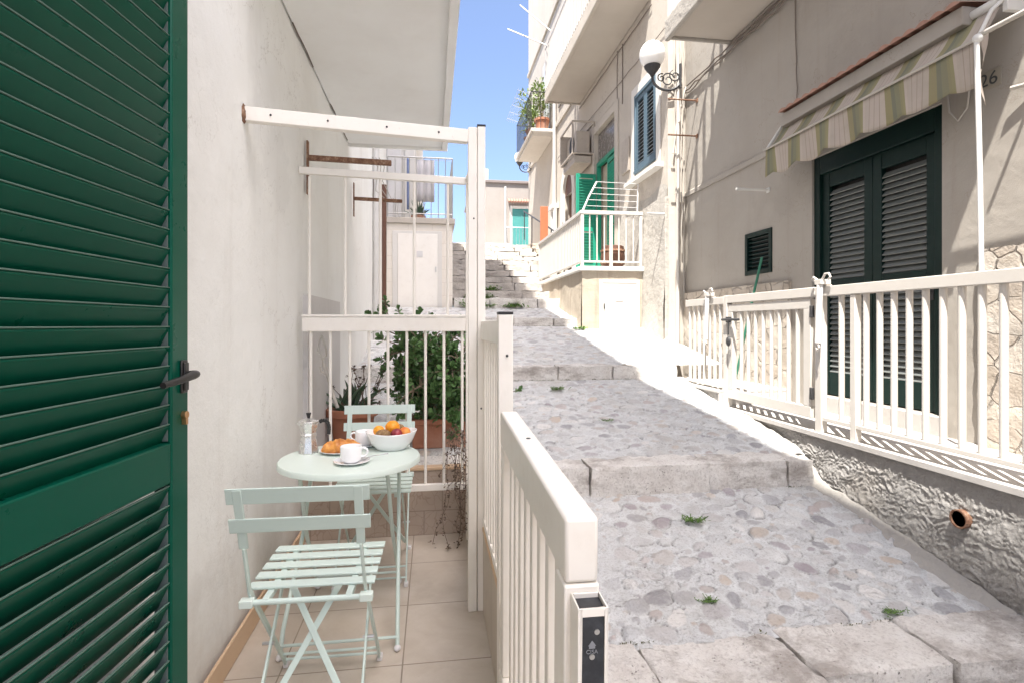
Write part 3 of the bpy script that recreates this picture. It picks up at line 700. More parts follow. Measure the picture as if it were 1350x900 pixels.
def spoon(label, loc, rz, tilt):
    m_ = MB(); m_.ball((0,0,0), 1, 14, (.017,.011,.003)); m_.tube([(.015,0,.001),(.05,0,.006),(.10,0,.010)], [.0025,.002,.003], 8)
    o = tag(m_.build('teaspoon', 'steel', loc=loc), label, 'spoon', 'teaspoons'); o.rotation_euler = (0, tilt, rz)
plate('saucer', 'round white saucer under the nearer coffee cup', (-.332,2.352,TT), .074, 'saucer')['group'] = 'white saucers'
cup('white coffee cup nearest the viewer with its handle to the right', (-.335,2.352,TT+.0055), R(-4))
spoon('steel teaspoon lying on the saucer of the nearer cup', (-.285,2.375,TT+.016), R(8), R(-1))
plate('saucer', 'round white saucer under the far coffee cup behind the croissant', (-.318,2.675,TT), .070, 'saucer')['group'] = 'white saucers'
cup('white coffee cup farther back with its handle to the left', (-.318,2.675,TT+.0055), R(172))
spoon('steel teaspoon lying left on the saucer of the far cup', (-.366,2.640,TT+.015), R(60), R(-2))
plate('side_plate', 'white side plate under the croissant', (-.412,2.568,TT), .092, 'plate')
cr = MB()
def cro(u, v):
    a = (u-.5)*2; ang = 2*math.pi*v
    th = a*1.15; cx = math.sin(th)*.088; cy = -(1-math.cos(th))*.055
    seg = a*3.6+.35*math.sin(ang); ridge = 1 - .17*abs(math.sin(seg*math.pi/2))**7 + .02*math.sin(seg*9)
    rad = (.039*(max(0, 1-abs(a)**2.3))**.55+.0006)*ridge*(1+.05*noise.noise(Vector((u*13, v*5, 1))))
    z = .90*rad*math.sin(ang); z = max(z, -.62*rad)
    n_ = Vector((math.sin(th)*.45*-1, math.cos(th), 0)).normalized()
    return (cx + n_.x*rad*math.cos(ang)*1.1, cy + n_.y*rad*math.cos(ang)*1.1, .021 + z)
cr.grid(cro, 110, 30); o = cr.build('croissant', 'croissant', loc=(-.410,2.560,TT+.0052), sharp=70); o.rotation_euler = (0,0,R(14))
tag(o, 'golden brown croissant on the white side plate', 'croissant')
bw = MB(); bw.lathe([(0,.003),(.052,.003),(.058,0),(.063,.002),(.092,.035),(.112,.078),(.110,.080),(.1075,.078),(.088,.037),(.060,.010),(0,.008)], 64, sx=1.05, sy=.82)
for i, v in enumerate(bw.v): bw.v[i] = (v[0], v[1], v[2]*(1+.10*(v[0]/.11)**2))
o = bw.build('fruit_bowl', 'china', loc=(-.188,2.595,TT), sharp=60); tag(o, 'oval white china bowl holding fruit on the table', 'bowl'); o.rotation_euler = (0,0,R(6))
def fruit_o(name, label, loc, r, sc, mat, rot=(0,0,0), bump=.02):
    m_ = MB(); m_.ball((0,0,0), r, 24, sc, bump=bump); o = m_.build(name, mat, loc=loc, sharp=80); o.rotation_euler = rot; tag(o, label, name, 'fruit in the bowl'); return o
BX, BY = -.188, 2.595
fruit_o('orange', 'large round orange topmost in the fruit bowl', (BX+.004,BY+.012,TT+.098), .034, (1,1,.95), 'orange_skin')
fruit_o('mandarin', 'small orange mandarin at the left of the bowl', (BX-.058,BY+.008,TT+.085), .026, (1,1,.92), 'mandarin_skin')
fruit_o('kiwi', 'brown kiwi at the front of the fruit bowl', (BX-.034,BY-.046,TT+.078), .025, (1.35,1,.92), 'kiwi_skin', (0,0,R(8)))
fruit_o('plum', 'dark red plum lying right of the kiwi', (BX+.026,BY-.043,TT+.077), .026, (1.05,1,.98), 'plum_skin')
fruit_o('peach', 'orange red nectarine at the right side of the bowl', (BX+.062,BY-.022,TT+.079), .027, (1,1,.96), 'peach_skin')
fruit_o('kiwi', 'brown kiwi tucked in at the back of the bowl', (BX+.030,BY+.048,TT+.084), .025, (1.3,1,.92), 'kiwi_skin', (0,0,R(50)))
fruit_o('mandarin', 'mandarin buried at the bottom of the fruit bowl', (BX,BY,TT+.038), .028, (1,1,.9), 'mandarin_skin')

# ------------------------------------------------------------------ pots and plants behind the end railing
def leaf_geo(mb, base, d, up, L, W, th=.0, cup_=.15):
    d = d.normalized(); s_ = d.cross(up)
    if s_.length < 1e-4: s_ = d.orthogonal()
    s_.normalize(); n_ = s_.cross(d)
    pts = [(0,0,.0),(.35,.36,.10),(.72,.5,.10),(.93,.30,.03),(1.0,0,-.02)]
    vs = [base]
    for (t_, w_, c_) in pts[1:4]: vs += [base+d*L*t_+s_*W*w_+n_*L*c_*.6, base+d*L*t_+n_*L*(c_*.6-cup_*.25), base+d*L*t_-s_*W*w_+n_*L*c_*.6]
    vs.append(base+d*L)
    mb.add(vs, [(0,1,2),(0,2,3),(1,4,5,2),(2,5,6,3),(4,7,8,5),(5,8,9,6),(7,10,8),(8,10,9)])
pt = thing('round_pot', 'round terracotta pot with a thick rim against the left wall', 'pot', (-.565,4.02,street_z(4.02)-.03))
m_ = MB(); m_.lathe([(0,0),(.115,0),(.155,.24),(.155,.245),(.178,.245),(.182,.25),(.182,.295),(.178,.30),(.160,.30),(.158,.275),(0,.27)], 48); m_.build('body', 'terracotta', pt)
m_ = MB(); m_.lathe([(0,.283),(.157,.2785)], 24); m_.build('soil', 'soil', pt)
al = MB(); rnd = random.Random(4)
for k in range(26):
    a = rnd.uniform(0, 2*math.pi); el = rnd.uniform(.55, 1.45); L = rnd.uniform(.16,.30)
    b_ = Vector((rnd.uniform(-.06,.06)-.02, rnd.uniform(-.05,.05), .28)); d = Vector((math.cos(a)*math.cos(el), math.sin(a)*math.cos(el), math.sin(el)))
    q = [b_ + d*L*t_ + Vector((0,0,-.05*t_*t_)) + Vector((math.cos(a), math.sin(a), 0))*.03*t_*t_ for t_ in (0,.3,.6,.85,1)]
    al.tube(q, [.015,.016,.012,.006,.001], 6)
ro = thing('aloe_plant', 'spiky dark green aloe with dry flower stalks in the round pot', 'plant', (-.565,4.02,street_z(4.02)-.03))
al.build('foliage', 'aloe_leaf', ro)
m_ = MB()
for k in range(24):
    a = rnd.uniform(0, 2*math.pi); q = Vector((rnd.uniform(-.05,.12), rnd.uniform(-.1,.1), .28)); e_ = q + Vector((math.cos(a)*.10, math.sin(a)*.08, rnd.uniform(.04,.32)))
    m_.tube([q, (q+e_)/2+Vector((0,0,.03)), e_], .0022, 5)
    for j in range(9): leaf_geo(m_, e_, Vector((rnd.uniform(-1,1), rnd.uniform(-1,1), rnd.uniform(-.3,1))), Vector((0,0,1)), .024, .012)
m_.build('flower_stalk', 'dry_leaf', ro)
pl = thing('planter', 'long terracotta planter box behind the end railing', 'planter', (.10,4.03,street_z(4.03)-.02))
m_ = MB()
for (x0,x1,y0,y1) in ((-.24,.24,-.11,-.085),(-.24,.24,.085,.11),(-.24,-.215,-.085,.085),(.215,.24,-.085,.085)): m_.box(x0,x1,y0,y1,0,.20)
m_.box(-.25,.25,-.12,-.084,.165,.205); m_.box(-.25,.25,.084,.12,.165,.205)
m_.build('box', 'terracotta', pl, .006); m_ = MB(); m_.box(-.214,.214,-.084,.084,.02,.17); m_.build('soil', 'soil', pl)
jd = thing('jade_plant', 'large bushy jade plant with thick round leaves growing from the planter', 'plant', (.10,4.03,street_z(4.03)+.14))
st = MB(); fo = MB(); rnd = random.Random(11)
tips = []
for k in range(24):
    bx = rnd.uniform(-.18,.18); by = rnd.uniform(-.06,.06)
    tx = rnd.uniform(-.46,.27) if k > 3 else rnd.uniform(-.48,-.2); tz = rnd.uniform(.10,.80)
    if k in (5, 9, 14, 19): tx, tz = rnd.uniform(.05,.25), -.06
    ty = rnd.uniform(-.26,.22)
    p0 = Vector((bx,by,0)); p3 = Vector((tx,ty,tz)); mid_ = (p0+p3)/2 + Vector((rnd.uniform(-.06,.06), rnd.uniform(-.06,.06), .10))
    ps = [p0, p0.lerp(mid_, .55)+Vector((rnd.uniform(-.02,.02),0,.02)), mid_, mid_.lerp(p3, .55)+Vector((0,0,.03)), p3]
    st.tube(ps, [.016,.014,.011,.008,.005], 7)
    for q in ps[1:]:
        for j in range(rnd.randint(3, 6)):
            e_ = q + Vector((rnd.gauss(0,.085), rnd.gauss(0,.075), rnd.gauss(.03,.075)))
            if e_.z < -.12: continue
            st.tube([q, (q+e_)/2+Vector((0,0,.012)), e_], [.006,.005,.0035], 5); tips.append((e_, (e_-q)))
            if rnd.random() < .7:
                e2 = e_ + Vector((rnd.gauss(0,.05), rnd.gauss(0,.05), rnd.gauss(.02,.045))); st.tube([e_, e2], [.004,.003], 5); tips.append((e2, e2-e_))
for e_, d in tips:
    d = (d.normalized() + Vector((0,0,.5)) + Vector((0,-.25,0))).normalized()
    a0 = rnd.uniform(0, 6.28); s_ = d.orthogonal().normalized(); t_ = d.cross(s_); sz = rnd.uniform(.8, 1.25)
    for j in range(rnd.randint(9, 13)):
        a = a0 + j*2.4; sp = .25+.095*j
        dr = (d*(1.25-sp*.8) + (s_*math.cos(a)+t_*math.sin(a))*sp*1.2)
        leaf_geo(fo, e_ - d*.004*j, dr, d, rnd.uniform(.036,.054)*sz, rnd.uniform(.023,.032)*sz)
st.build('stem', 'stem', jd); fo.build('foliage', 'jade_leaf', jd, sharp=60)
dv = MB(); rnd = random.Random(21)
for k in range(12):
    x = .15+rnd.uniform(-.07,.045); y = 3.21-rnd.uniform(0,.05); z = .66+rnd.uniform(-.05,.03); pts = []
    L = rnd.randint(5, 12)
    for i in range(L):
        pts.append((x, y, max(z, .012))); x += rnd.gauss(-.001,.014); y -= rnd.uniform(-.003,.022); z -= rnd.uniform(.03,.085)
    x_max = .19; pts = [(min(p[0], x_max), p[1], p[2]) for p in pts]
    dv.tube(pts, .0016, 4)
    for p_ in pts:
        for j in range(5):
            leaf_geo(dv, Vector(p_)+Vector((rnd.gauss(0,.008), rnd.gauss(0,.008), rnd.gauss(0,.012))), Vector((rnd.uniform(-1,1), rnd.uniform(-1,1), rnd.uniform(-1,.6))), Vector((0,0,1)), rnd.uniform(.012,.022), .011)
tag(dv.build('dry_vine', 'dry_leaf'), 'brown dried creeper trailing down over the tiled wall by the frame post', 'vine')

# ------------------------------------------------------------------ shed and terrace at the end of the left side
sh = thing('stone_shed', 'cream shed with a plain door at the foot of the long steps', 'shed', (-.2,9.32,0))
m_ = MB(); m_.box(-.56,.54,0,3.0,1.0,2.96); m_.build('wall', 'shed_stone', sh)
m_ = MB(); m_.box(-.56,.58,-.05,3.02,2.963,3.06); m_.build('roof_slab', 'mid_plaster', sh, .01)
m_ = MB(); m_.box(-.46,.36,-.022,-.003,1.3,2.84); m_.build('door_surround', 'white_plaster', sh, .003)
d_ = MB().box(-.37,.285,-.040,-.024,1.3,2.79).build('door', 'cream_metal', sh, .004)
m_ = MB(); m_.box(-.06,.04,-.046,-.042,2.40,2.50); m_.build('vent', 'grey_dado', d_)
m_ = MB(); m_.box(.25,.268,-.06,-.042,2.15,2.24); m_.build('handle', 'steel', d_)
rl = thing('roof_railing', 'thin grey metal railing round the roof of the shed', 'railing', (-.2,9.36,3.06))
m_ = MB()
m_.tube([(-.54,0,1.03),(.54,0,1.03),(.54,2.9,1.03)], .014, 6); m_.tube([(-.54,0,.08),(.54,0,.08),(.54,2.9,.08)], .010, 6); m_.build('rail', 'steel', rl)
m_ = MB()
for k in range(10): m_.tube([(-.54+.12*k,0,.0),(-.54+.12*k,0,1.03)], .007, 6)
for k in range(12): m_.tube([(.54,.24*k+.24,.0),(.54,.24*k+.24,1.03)], .007, 6)
m_.build('bars', 'steel', rl)
up = thing('upper_house', 'white house rising behind the shed roof on the left', 'house', (-.5,11.2,0))
m_ = MB(); m_.box(-5,.18,0,8,2.0,8.2); m_.build('wall', 'white_plaster', up)
m_ = MB(); m_.box(-.05,.15,-.06,-.003,3.1,5.2); m_.build('pilaster', 'white_plaster', up, .01)
m_ = MB(); m_.box(-.4,-.12,-.03,-.003,3.1,5.0); m_.build('door', 'grey_dado', up, .01)
o = MB().grid(lambda u, v: (-.30+.34*u, 10.3+.02*math.sin(u*17), 3.55+.78*v), 30, 4); sh_ = o.build('bed_sheet', 'sheet'); tag(sh_, 'grey bed sheet hung out to dry above the shed roof', 'sheet')
sm = sh_.modifiers.new('thick', 'SOLIDIFY'); sm.thickness = .006
o = MB().grid(lambda u, v: (-.47+.045*u, 10.3+.02*math.sin(u*9), 3.4+.95*v), 10, 4); sh_ = o.build('towel', 'blue_cloth'); tag(sh_, 'blue towel hanging beside the grey sheet', 'towel')
sm = sh_.modifiers.new('thick', 'SOLIDIFY'); sm.thickness = .006
tag(MB().tube([(-.6,10.3,4.33),(.34,10.3,4.33)], .004, 5).build('clothes_line', 'wire'), 'thin line strung above the shed roof for laundry', 'clothes line')
ag = thing('potted_agave', 'dark spiky potted plant on the edge of the shed roof', 'plant', (-.24,9.62,3.06))
m_ = MB(); m_.lathe([(0,0),(.10,0),(.13,.09),(0,.08)], 20); m_.build('bowl', 'terracotta', ag)
m_ = MB(); rnd = random.Random(8)
for k in range(60):
    a = rnd.uniform(0,6.28); el = rnd.uniform(.2,1.5); L = rnd.uniform(.15,.34)
    b_ = Vector((0,0,.08)); d = Vector((math.cos(a)*math.cos(el)*.8, math.sin(a)*math.cos(el), math.sin(el)))
    m_.tube([b_, b_+d*L*.5, b_+d*L], [.016,.013,.001], 5)
m_.build('foliage', 'aloe_leaf', ag)

# ------------------------------------------------------------------ right side: raised terrace
XW = 3.40; XF = 2.70
tw = thing('retaining_wall', 'rough grey stucco wall under the right hand terrace', 'wall', (XF,0,0))
def stucco(u, v):
    y = .2+4.55*u; z0 = street_z(y)-.25; z = z0 + (.4865-z0)*v
    q = Vector((y*22+z*12, z*24, 2)); q += Vector((noise.noise(q*.4), noise.noise(q*.4+Vector((9,3,1))), 0))*1.4
    r1 = 1-abs(noise.noise(q)); r2 = 1-abs(noise.noise(q*2.3+Vector((3,1,7))))
    x = -.0065*(r1**5) - .005*(r2**4) - .006*noise.noise(q*.3) - .004*noise.noise(q*3.1) - .03*(1-v)**2
    return (x*min(1, .35+(1-v)*9)-.018, y, z)
m_ = MB(); m_.grid(stucco, 700, 120); m_.build('stucco_face', 'rough_stucco', tw, sharp=85)
m_ = MB(); m_.grid(lambda u, v: (-.044-.10*(1-v)*(1+.35*noise.noise(Vector((u*23,1,1)))+.12*noise.noise(Vector((u*70,1,5)))) , .3+4.2*u, street_z(.3+4.2*u)-.016+.050*v*(1+.4*noise.noise(Vector((u*27,4,1)))+.12*noise.noise(Vector((u*80,4,1)))) + .008*noise.noise(Vector((u*50,v*5,1)))), 340, 8)
m_.build('mortar_fillet', 'mortar', tw, sharp=70)
m_ = MB(); m_.lathe([(.040,-.02),(.046,-.02),(.047,.045),(.040,.045),(.040,-.02)], 28)
for i, v in enumerate(m_.v): m_.v[i] = (-.012-v[2], 2.42+v[0], .285+v[1])
dp = m_.build('drain_pipe', 'rust', tw)
m_ = MB(); m_.lathe([(0,.0),(.040,.0)], 20)
for i, v in enumerate(m_.v): m_.v[i] = (-.047, 2.42+v[0], .285+v[1])
m_.build('hole', 'drain_dark', dp)
MB().box(XF-.045, XW+.1, .2, 4.76, .488, .520).build('terrace_slab', 'slab_paving', kind='structure')
lk = thing('terrace_kerb', 'white topped rough kerb under the left end of the right hand fence', 'wall', (XF,0,0))
def stucco2(u, v):
    y = 4.80+.95*u; z = .2+.43*v; q = Vector((y*11, z*14, 5))
    return (-.02-.018*(1-abs(noise.noise(q)))**2*min(1,(1-v)*6), y, z)
m_ = MB(); m_.grid(stucco2, 80, 36); m_.build('stucco_face', 'rough_stucco', lk, sharp=80)
m_ = MB(); m_.box(-.05, .68, 4.78, 5.80, .632, .662); m_.build('coping', 'slab_paving', lk, .006)
m_ = MB(); m_.box(-.045, .68, 4.765, 4.795, .30, .630); m_.build('end_face', 'slab_paving', lk, .004)

fe = thing('terrace_fence', 'long cream metal fence right of the gate on the right hand terrace', 'fence', (XF,0,.52))
m_ = MB(); m_.box(-.03,.03,.6,3.44,.945,1.012); m_.build('top_rail', 'cream_fence', fe, .004)
m_ = MB(); m_.box(-.02,.02,.6,3.44,.085,.112); m_.build('bottom_rail', 'cream_fence', fe, .003)
b0 = None
for k in range(26):
    y = 3.285-.1045*k
    if abs(y-3.285+.2) < .03: pass
    if b0 is None: b0 = MB().tube([(0,0,.112),(0,0,.945)], .0185, 14).build('bar', 'cream_fence', fe, loc=(0,y,0))
    else: dup_part(b0, fe, (0,y,0))
m_ = MB(); m_.box(-.026,.026,3.45,3.51,.0,1.013); m_.build('post', 'cream_fence', fe, .004)
m_ = MB(); m_.box(-.024,.024,3.14,3.185,.0,.944); m_.build('post', 'cream_fence', fe, .004)
m_ = MB(); m_.box(-.024,.024,.9,.95,.0,.944); m_.build('post', 'cream_fence', fe, .004)
gg = thing('terrace_gate', 'cream barred gate with a black latch in the right hand fence', 'gate', (XF,0,.52))
m_ = MB(); m_.box(-.022,.022,3.56,4.66,.085,.165); m_.box(-.022,.022,3.56,4.66,.865,.93); m_.box(-.022,.022,3.56,3.635,.166,.864); m_.box(-.022,.022,4.59,4.66,.166,.864); m_.build('frame', 'cream_fence', gg, .003)
b0 = None
for k in range(8):
    y = 3.725+.107*k
    if b0 is None: b0 = MB().tube([(0,0,.163),(0,0,.867)], .0165, 14).build('bar', 'cream_fence', gg, loc=(0,y,0))
    else: dup_part(b0, gg, (0,y,0))
for z in (.22,.80): MB().box(-.035,-.012,3.530,3.556,z,z+.085).build('hinge', 'iron', gg, .003)
m_ = MB(); m_.tube([(-.05,4.72,.795),(-.05,4.44,.795)], .012, 8); m_.box(-.048,-.024,4.60,4.66,.77,.82); m_.build('latch', 'iron', gg, .003)
m_ = MB(); m_.tube([(-.05,4.60,.79),(-.06,4.585,.72),(-.055,4.60,.66)], .006, 6); m_.ball((-.06,4.59,.60), .04, 12, (.45,.8,1.1)); m_.build('padlock', 'iron', gg)
gf = thing('gate_surround', 'cream top beam and post framing the barred gate', 'gate frame', (XF,0,.52))
m_ = MB(); m_.box(-.03,.03,3.511,4.67,.945,1.014); m_.build('beam', 'cream_fence', gf, .004)
m_ = MB(); m_.box(-.028,.028,4.671,4.735,.0,1.016); m_.build('post', 'cream_fence', gf, .004)
lf = thing('end_fence', 'short cream fence section left of the barred gate', 'fence', (XF,0,.66))
m_ = MB(); m_.box(-.028,.028,4.737,5.50,.80,.868); m_.build('top_rail', 'cream_fence', lf, .004)
m_ = MB(); m_.box(-.018,.018,4.80,5.50,.02,.045); m_.build('bottom_rail', 'cream_fence', lf, .003)
b0 = None
for k in range(7):
    y = 4.83+.102*k
    if b0 is None: b0 = MB().tube([(0,0,.045),(0,0,.80)], .0165, 12).build('bar', 'cream_fence', lf, loc=(0,y,0))
    else: dup_part(b0, lf, (0,y,0))
def clamp(label, y, z, L):
    o = thing('awning_tube', label, 'tube', (XF-.055,y,z), 0, 'cream awning tubes clamped to the fence')
    m_ = MB(); m_.tube([(0,0,.0),(-.012,.004,-L)], .021, 14); m_.build('tube', 'white_metal', o)
    m_ = MB(); m_.box(-.02,.06,-.03,.03,.0,.035); m_.box(.03,.075,-.022,.022,-.06,.0); m_.tube([(0,.02,.03),(-.01,.05,.055),(0,.075,.045),(.01,.07,.025)], .008, 8)
    m_.tube([(0,-.02,.03),(0,-.05,.07),(0,-.085,.07),(0,-.10,.045),(0,-.08,.03)], .008, 8); m_.build('clamp', 'cream_fence', o, .004)
    m_ = MB(); m_.tube([(-.016,0,-L-.005),(-.02,-.02,-L-.03),(-.02,.0,-L-.05),(-.018,.015,-L-.03)], .006, 8); m_.build('hook', 'cream_fence', o)
clamp('cream tube with curled clamp on the fence post right of the barred gate', 3.42, 1.545, .40)
clamp('cream tube with curled clamp on the short fence left of the barred gate', 4.98, 1.545, .42)

# ------------------------------------------------------------------ right house
rh = thing('right_house', 'pale plastered house on the right with a dark green louvred door', 'house', (XW,4,.5))
def sheet_wall(mb, ys, zs, hole, depth):
    for y0, y1 in zip(ys, ys[1:]):
        for z0, z1 in zip(zs, zs[1:]):
            if any(h_[0] <= y0 and y1 <= h_[1] and h_[2] <= z0 and z1 <= h_[3] for h_ in hole): continue
            mb.add([(0,y0,z0),(0,y1,z0),(0,y1,z1),(0,y0,z1)], [(0,3,2,1)])
    for (a, b, c, d) in hole:
        mb.add([(0,a,c),(depth,a,c),(depth,a,d),(0,a,d)], [(0,1,2,3)]); mb.add([(0,b,c),(depth,b,c),(depth,b,d),(0,b,d)], [(0,3,2,1)])
        mb.add([(0,a,d),(depth,a,d),(depth,b,d),(0,b,d)], [(0,1,2,3)]); mb.add([(0,a,c),(0,b,c),(depth,b,c),(depth,a,c)], [(0,1,2,3)])
def shift(mb, dx, dy, dz):
    for i, v in enumerate(mb.v): mb.v[i] = (v[0]+dx, v[1]+dy, v[2]+dz)
    return mb
DY0, DY1, DZ0, DZ1 = 3.225, 4.50, .655, 2.765
WY0, WY1, WZ0, WZ1 = 5.08, 5.56, 1.80, 2.255
m_ = MB(); sheet_wall(m_, [-8,DY0,DY1,WY0,WY1,7.0], [-2.9,DZ0,WZ0,WZ1,DZ1,6.2], [(DY0,DY1,DZ0,DZ1),(WY0,WY1,WZ0,WZ1)], .22)
m_.box(.22, 6, -8, 7.0, -2.9, 6.2); m_.add([(0,7.0,-2.9),(.22,7.0,-2.9),(.22,7.0,6.2),(0,7.0,6.2)], [(0,1,2,3)]); m_.add([(0,-8,6.2),(.22,-8,6.2),(.22,7,6.2),(0,7,6.2)], [(0,1,2,3)])
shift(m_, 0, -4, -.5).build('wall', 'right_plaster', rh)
m_ = MB(); m_.grid(lambda u, v: (-.035+.012*noise.noise(Vector((u*22,v*9,1))), 4.78+2.20*u, .5+1.19*v), 60, 30)
m_.box(-.024,-.002,4.78,6.98,.5,1.685); shift(m_, 0, -4, -.5).build('stone_cladding', 'cladding', rh)
m_ = MB(); m_.grid(lambda u, v: (-.035+.012*noise.noise(Vector((u*22,v*9,6))), .0+2.95*u, .5+1.235*v), 60, 30)
m_.box(-.024,-.002,0,2.95,.5,1.73); shift(m_, 0, -4, -.5).build('stone_cladding', 'cladding', rh)
m_ = MB(); m_.prism([(-.022,3.04),(-.003,3.06),(-.003,2.99),(-.022,2.99)], 4.7, 6.99); shift(m_, 0, -4, -.5).build('plaster_band', 'right_plaster', rh)
m_ = MB(); m_.box(-.03,.06,DY0-.02,DY1+.02,.5,.653); shift(m_, 0, -4, -.5).build('threshold', 'slab_paving', rh, .006)
# door
dr = MB()
dr.box(.02,.13,DY0+.002,DY0+.075,DZ0,DZ1-.002); dr.box(.02,.13,DY1-.075,DY1-.002,DZ0,DZ1-.002); dr.box(.02,.13,DY0+.076,DY1-.076,DZ1-.16,DZ1-.002)
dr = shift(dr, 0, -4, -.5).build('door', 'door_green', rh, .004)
def door_leaf(y0, y1):
    m_ = MB(); st_ = .085
    m_.box(.045,.088,y0,y0+st_,DZ0+.01,DZ1-.165); m_.box(.045,.088,y1-st_,y1,DZ0+.01,DZ1-.165)
    for a, b_ in ((DZ0+.01,DZ0+.20),(1.56,1.66),(DZ1-.29,DZ1-.165)): m_.box(.047,.086,y0+st_+.001,y1-st_-.001,a,b_)
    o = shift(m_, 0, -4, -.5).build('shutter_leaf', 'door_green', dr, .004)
    m_ = MB()
    for a, b_ in ((DZ0+.20,1.56),(1.66,DZ1-.29)):
        z = a+.02
        while z < b_-.015:
            m_.add([(.048,y0+st_,z-.012),(.048,y1-st_,z-.012),(.082,y1-st_,z+.030),(.082,y0+st_,z+.030),(.054,y0+st_,z-.018),(.054,y1-st_,z-.018),(.086,y1-st_,z+.025),(.086,y0+st_,z+.025)],
                   [(0,1,2,3),(4,7,6,5),(0,4,5,1),(2,6,7,3),(0,3,7,4),(1,5,6,2)]); z += .046
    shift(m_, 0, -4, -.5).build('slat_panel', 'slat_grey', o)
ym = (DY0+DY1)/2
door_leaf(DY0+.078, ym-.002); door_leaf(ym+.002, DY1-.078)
m_ = MB(); m_.box(.130,.138,DY0+.01,DY1-.01,DZ0,DZ1-.01); shift(m_, 0, -4, -.5).build('backing', 'dark_void', dr)
m_ = MB(); m_.tube([(.04,DY0+.12,1.50),(.005,DY0+.12,1.50),(.005,DY0+.20,1.49)], .008, 8); m_.box(.036,.0445,DY0+.10,DY0+.14,1.44,1.56); shift(m_, 0, -4, -.5).build('handle', 'iron', dr, .002)
# little shuttered window
wn = MB(); wn.box(-.012,.05,WY0+.002,WY0+.05,WZ0+.002,WZ1-.002); wn.box(-.012,.05,WY1-.05,WY1-.002,WZ0+.002,WZ1-.002); wn.box(-.012,.05,WY0+.051,WY1-.051,WZ0+.002,WZ0+.05); wn.box(-.012,.05,WY0+.051,WY1-.051,WZ1-.05,WZ1-.002)
wn = shift(wn, 0, -4, -.5).build('window', 'door_green', rh, .004)
m_ = MB(); z = WZ0+.06
while z < WZ1-.05:
    m_.bar((.018,WY0+.05,z),(.018,WY1-.05,z), .034, .006, (.72,0,.70)); z += .042
shift(m_, 0, -4, -.5).build('slat_panel', 'door_green', wn)
m_ = MB(); m_.box(.052,.058,WY0+.004,WY1-.004,WZ0+.004,WZ1-.004); shift(m_, 0, -4, -.5).build('backing', 'dark_void', wn)
# balcony over the right wall
m_ = MB(); m_.box(-.74,-.003,2.0,5.83,4.52,4.66); shift(m_, 0, -4, -.5).build('balcony', 'soffit_old', rh, .008)
m_ = MB(); m_.box(-.80,-.745,1.97,5.87,4.47,4.70); m_.box(-.744,-.004,5.833,5.87,4.49,4.70); m_.box(-.78,-.742,1.99,5.85,4.702,4.74); shift(m_, 0, -4, -.5).build('balcony_edge', 'old_plaster', rh, .012)
m_ = MB(); m_.box(-.77,-.73,2.0,5.84,5.62,5.66); m_.box(-.73,0,5.80,5.84,5.62,5.66)
for k in range(33): m_.box(-.76,-.735,2.0+.12*k,2.03+.12*k,4.7,5.62)
for k in range(6): m_.box(-.64+.12*k,-.61+.12*k,5.805,5.835,4.7,5.62)
shift(m_, 0, -4, -.5).build('balcony_railing', 'cream_metal', rh)
# tiled hood over the awning
m_ = MB(); m_.box(-.20,-.003,2.90,4.66,3.10,3.215); shift(m_, 0, -4, -.5); hd = m_.build('hood', 'right_plaster', rh, .006)
m_ = MB()
for k in range(17):
    y = 2.93+.103*k
    m_.grid(lambda u, v, y=y: (-.245+.245*v, y-.052+.104*u, 3.222+.024*math.sin(math.pi*u)+.02*v), 10, 3)
    m_.grid(lambda u, v, y=y: (-.245, y-.052+.104*u, 3.216+(.006+.024*math.sin(math.pi*u))*v), 10, 1)
shift(m_, 0, -4, -.5).build('roof_tile', 'red_roof_tile', hd)

# awning
aw = thing('awning', 'faded olive and pink striped awning with scalloped valance over the green door', 'awning', (XW,3.6,2.875))
AY0, AY1 = -.86, 1.13
def canopy(u, v):
    y = AY0+(AY1-AY0)*u
    if v < .5: k = v/.5; return (-.12-.18*k, y, .27-.24*k - .03*math.sin(math.pi*k) + .008*math.sin(y*9))
    k = (v-.5)/.5; dip = .225 + .040*abs(math.sin((y+10)*math.pi/.345))**1.0
    return (-.302+.02*math.sin(y*15)*k + .012*k, y, .028 - dip*k)
m_ = MB(); m_.grid(canopy, 150, 16); cn = m_.build('canopy', 'awning_cloth', aw, sharp=80)
sm = cn.modifiers.new('thick', 'SOLIDIFY'); sm.thickness = .002
m_ = MB(); m_.tube([(-.314,AY0-.02,.030),(-.314,AY1+.01,.030)], .009, 10); m_.build('front_bar', 'cable_pale', aw)
m_ = MB(); m_.grid(lambda u, v: (-.27+.05*u+.02*math.sin(v*7), AY0-.004-.03*v+.05*u*v, .03+.10*u*(1-v)-.38*v+.05*u), 6, 12); fp = m_.build('side_flap', 'awning_cloth', aw); fp.modifiers.new('thick', 'SOLIDIFY').thickness = .002
m_ = MB(); m_.tube([(-.12,AY0,.285),(-.12,AY1,.285)], .03, 14); m_.build('roller', 'white_metal', aw)
m_ = MB(); m_.box(-.14,-.002,AY0-.055,AY0-.025,.20,.36); m_.tube([(-.10,AY0-.04,.30),(-.16,AY0-.04,.335)], .022, 10); m_.tube([(-.31,AY0-.03,.03),(-.22,AY0-.03,.20),(-.13,AY0-.03,.28)], .012, 8); m_.ball((-.315,AY0-.035,.03), .026, 12); m_.build('bracket', 'white_metal', aw, .004)
m_ = MB(); m_.tube([(-.316,AY0-.03,.02),(-.312,AY0-.045,-.75),(-.308,AY0-.055,-1.60)], .0135, 12); m_.build('hanging_pole', 'white_metal', aw)
m_ = MB(); m_.tube([(-.30,AY1-.005,.03),(-.13,AY1-.005,.28)], .012, 8); m_.build('arm', 'white_metal', aw)
m_ = MB(); m_.tube([(-.30,AY0-.03,.05),(-.28,-1.9,.06)], .014, 10); m_.build('side_rod', 'cable_pale', aw)
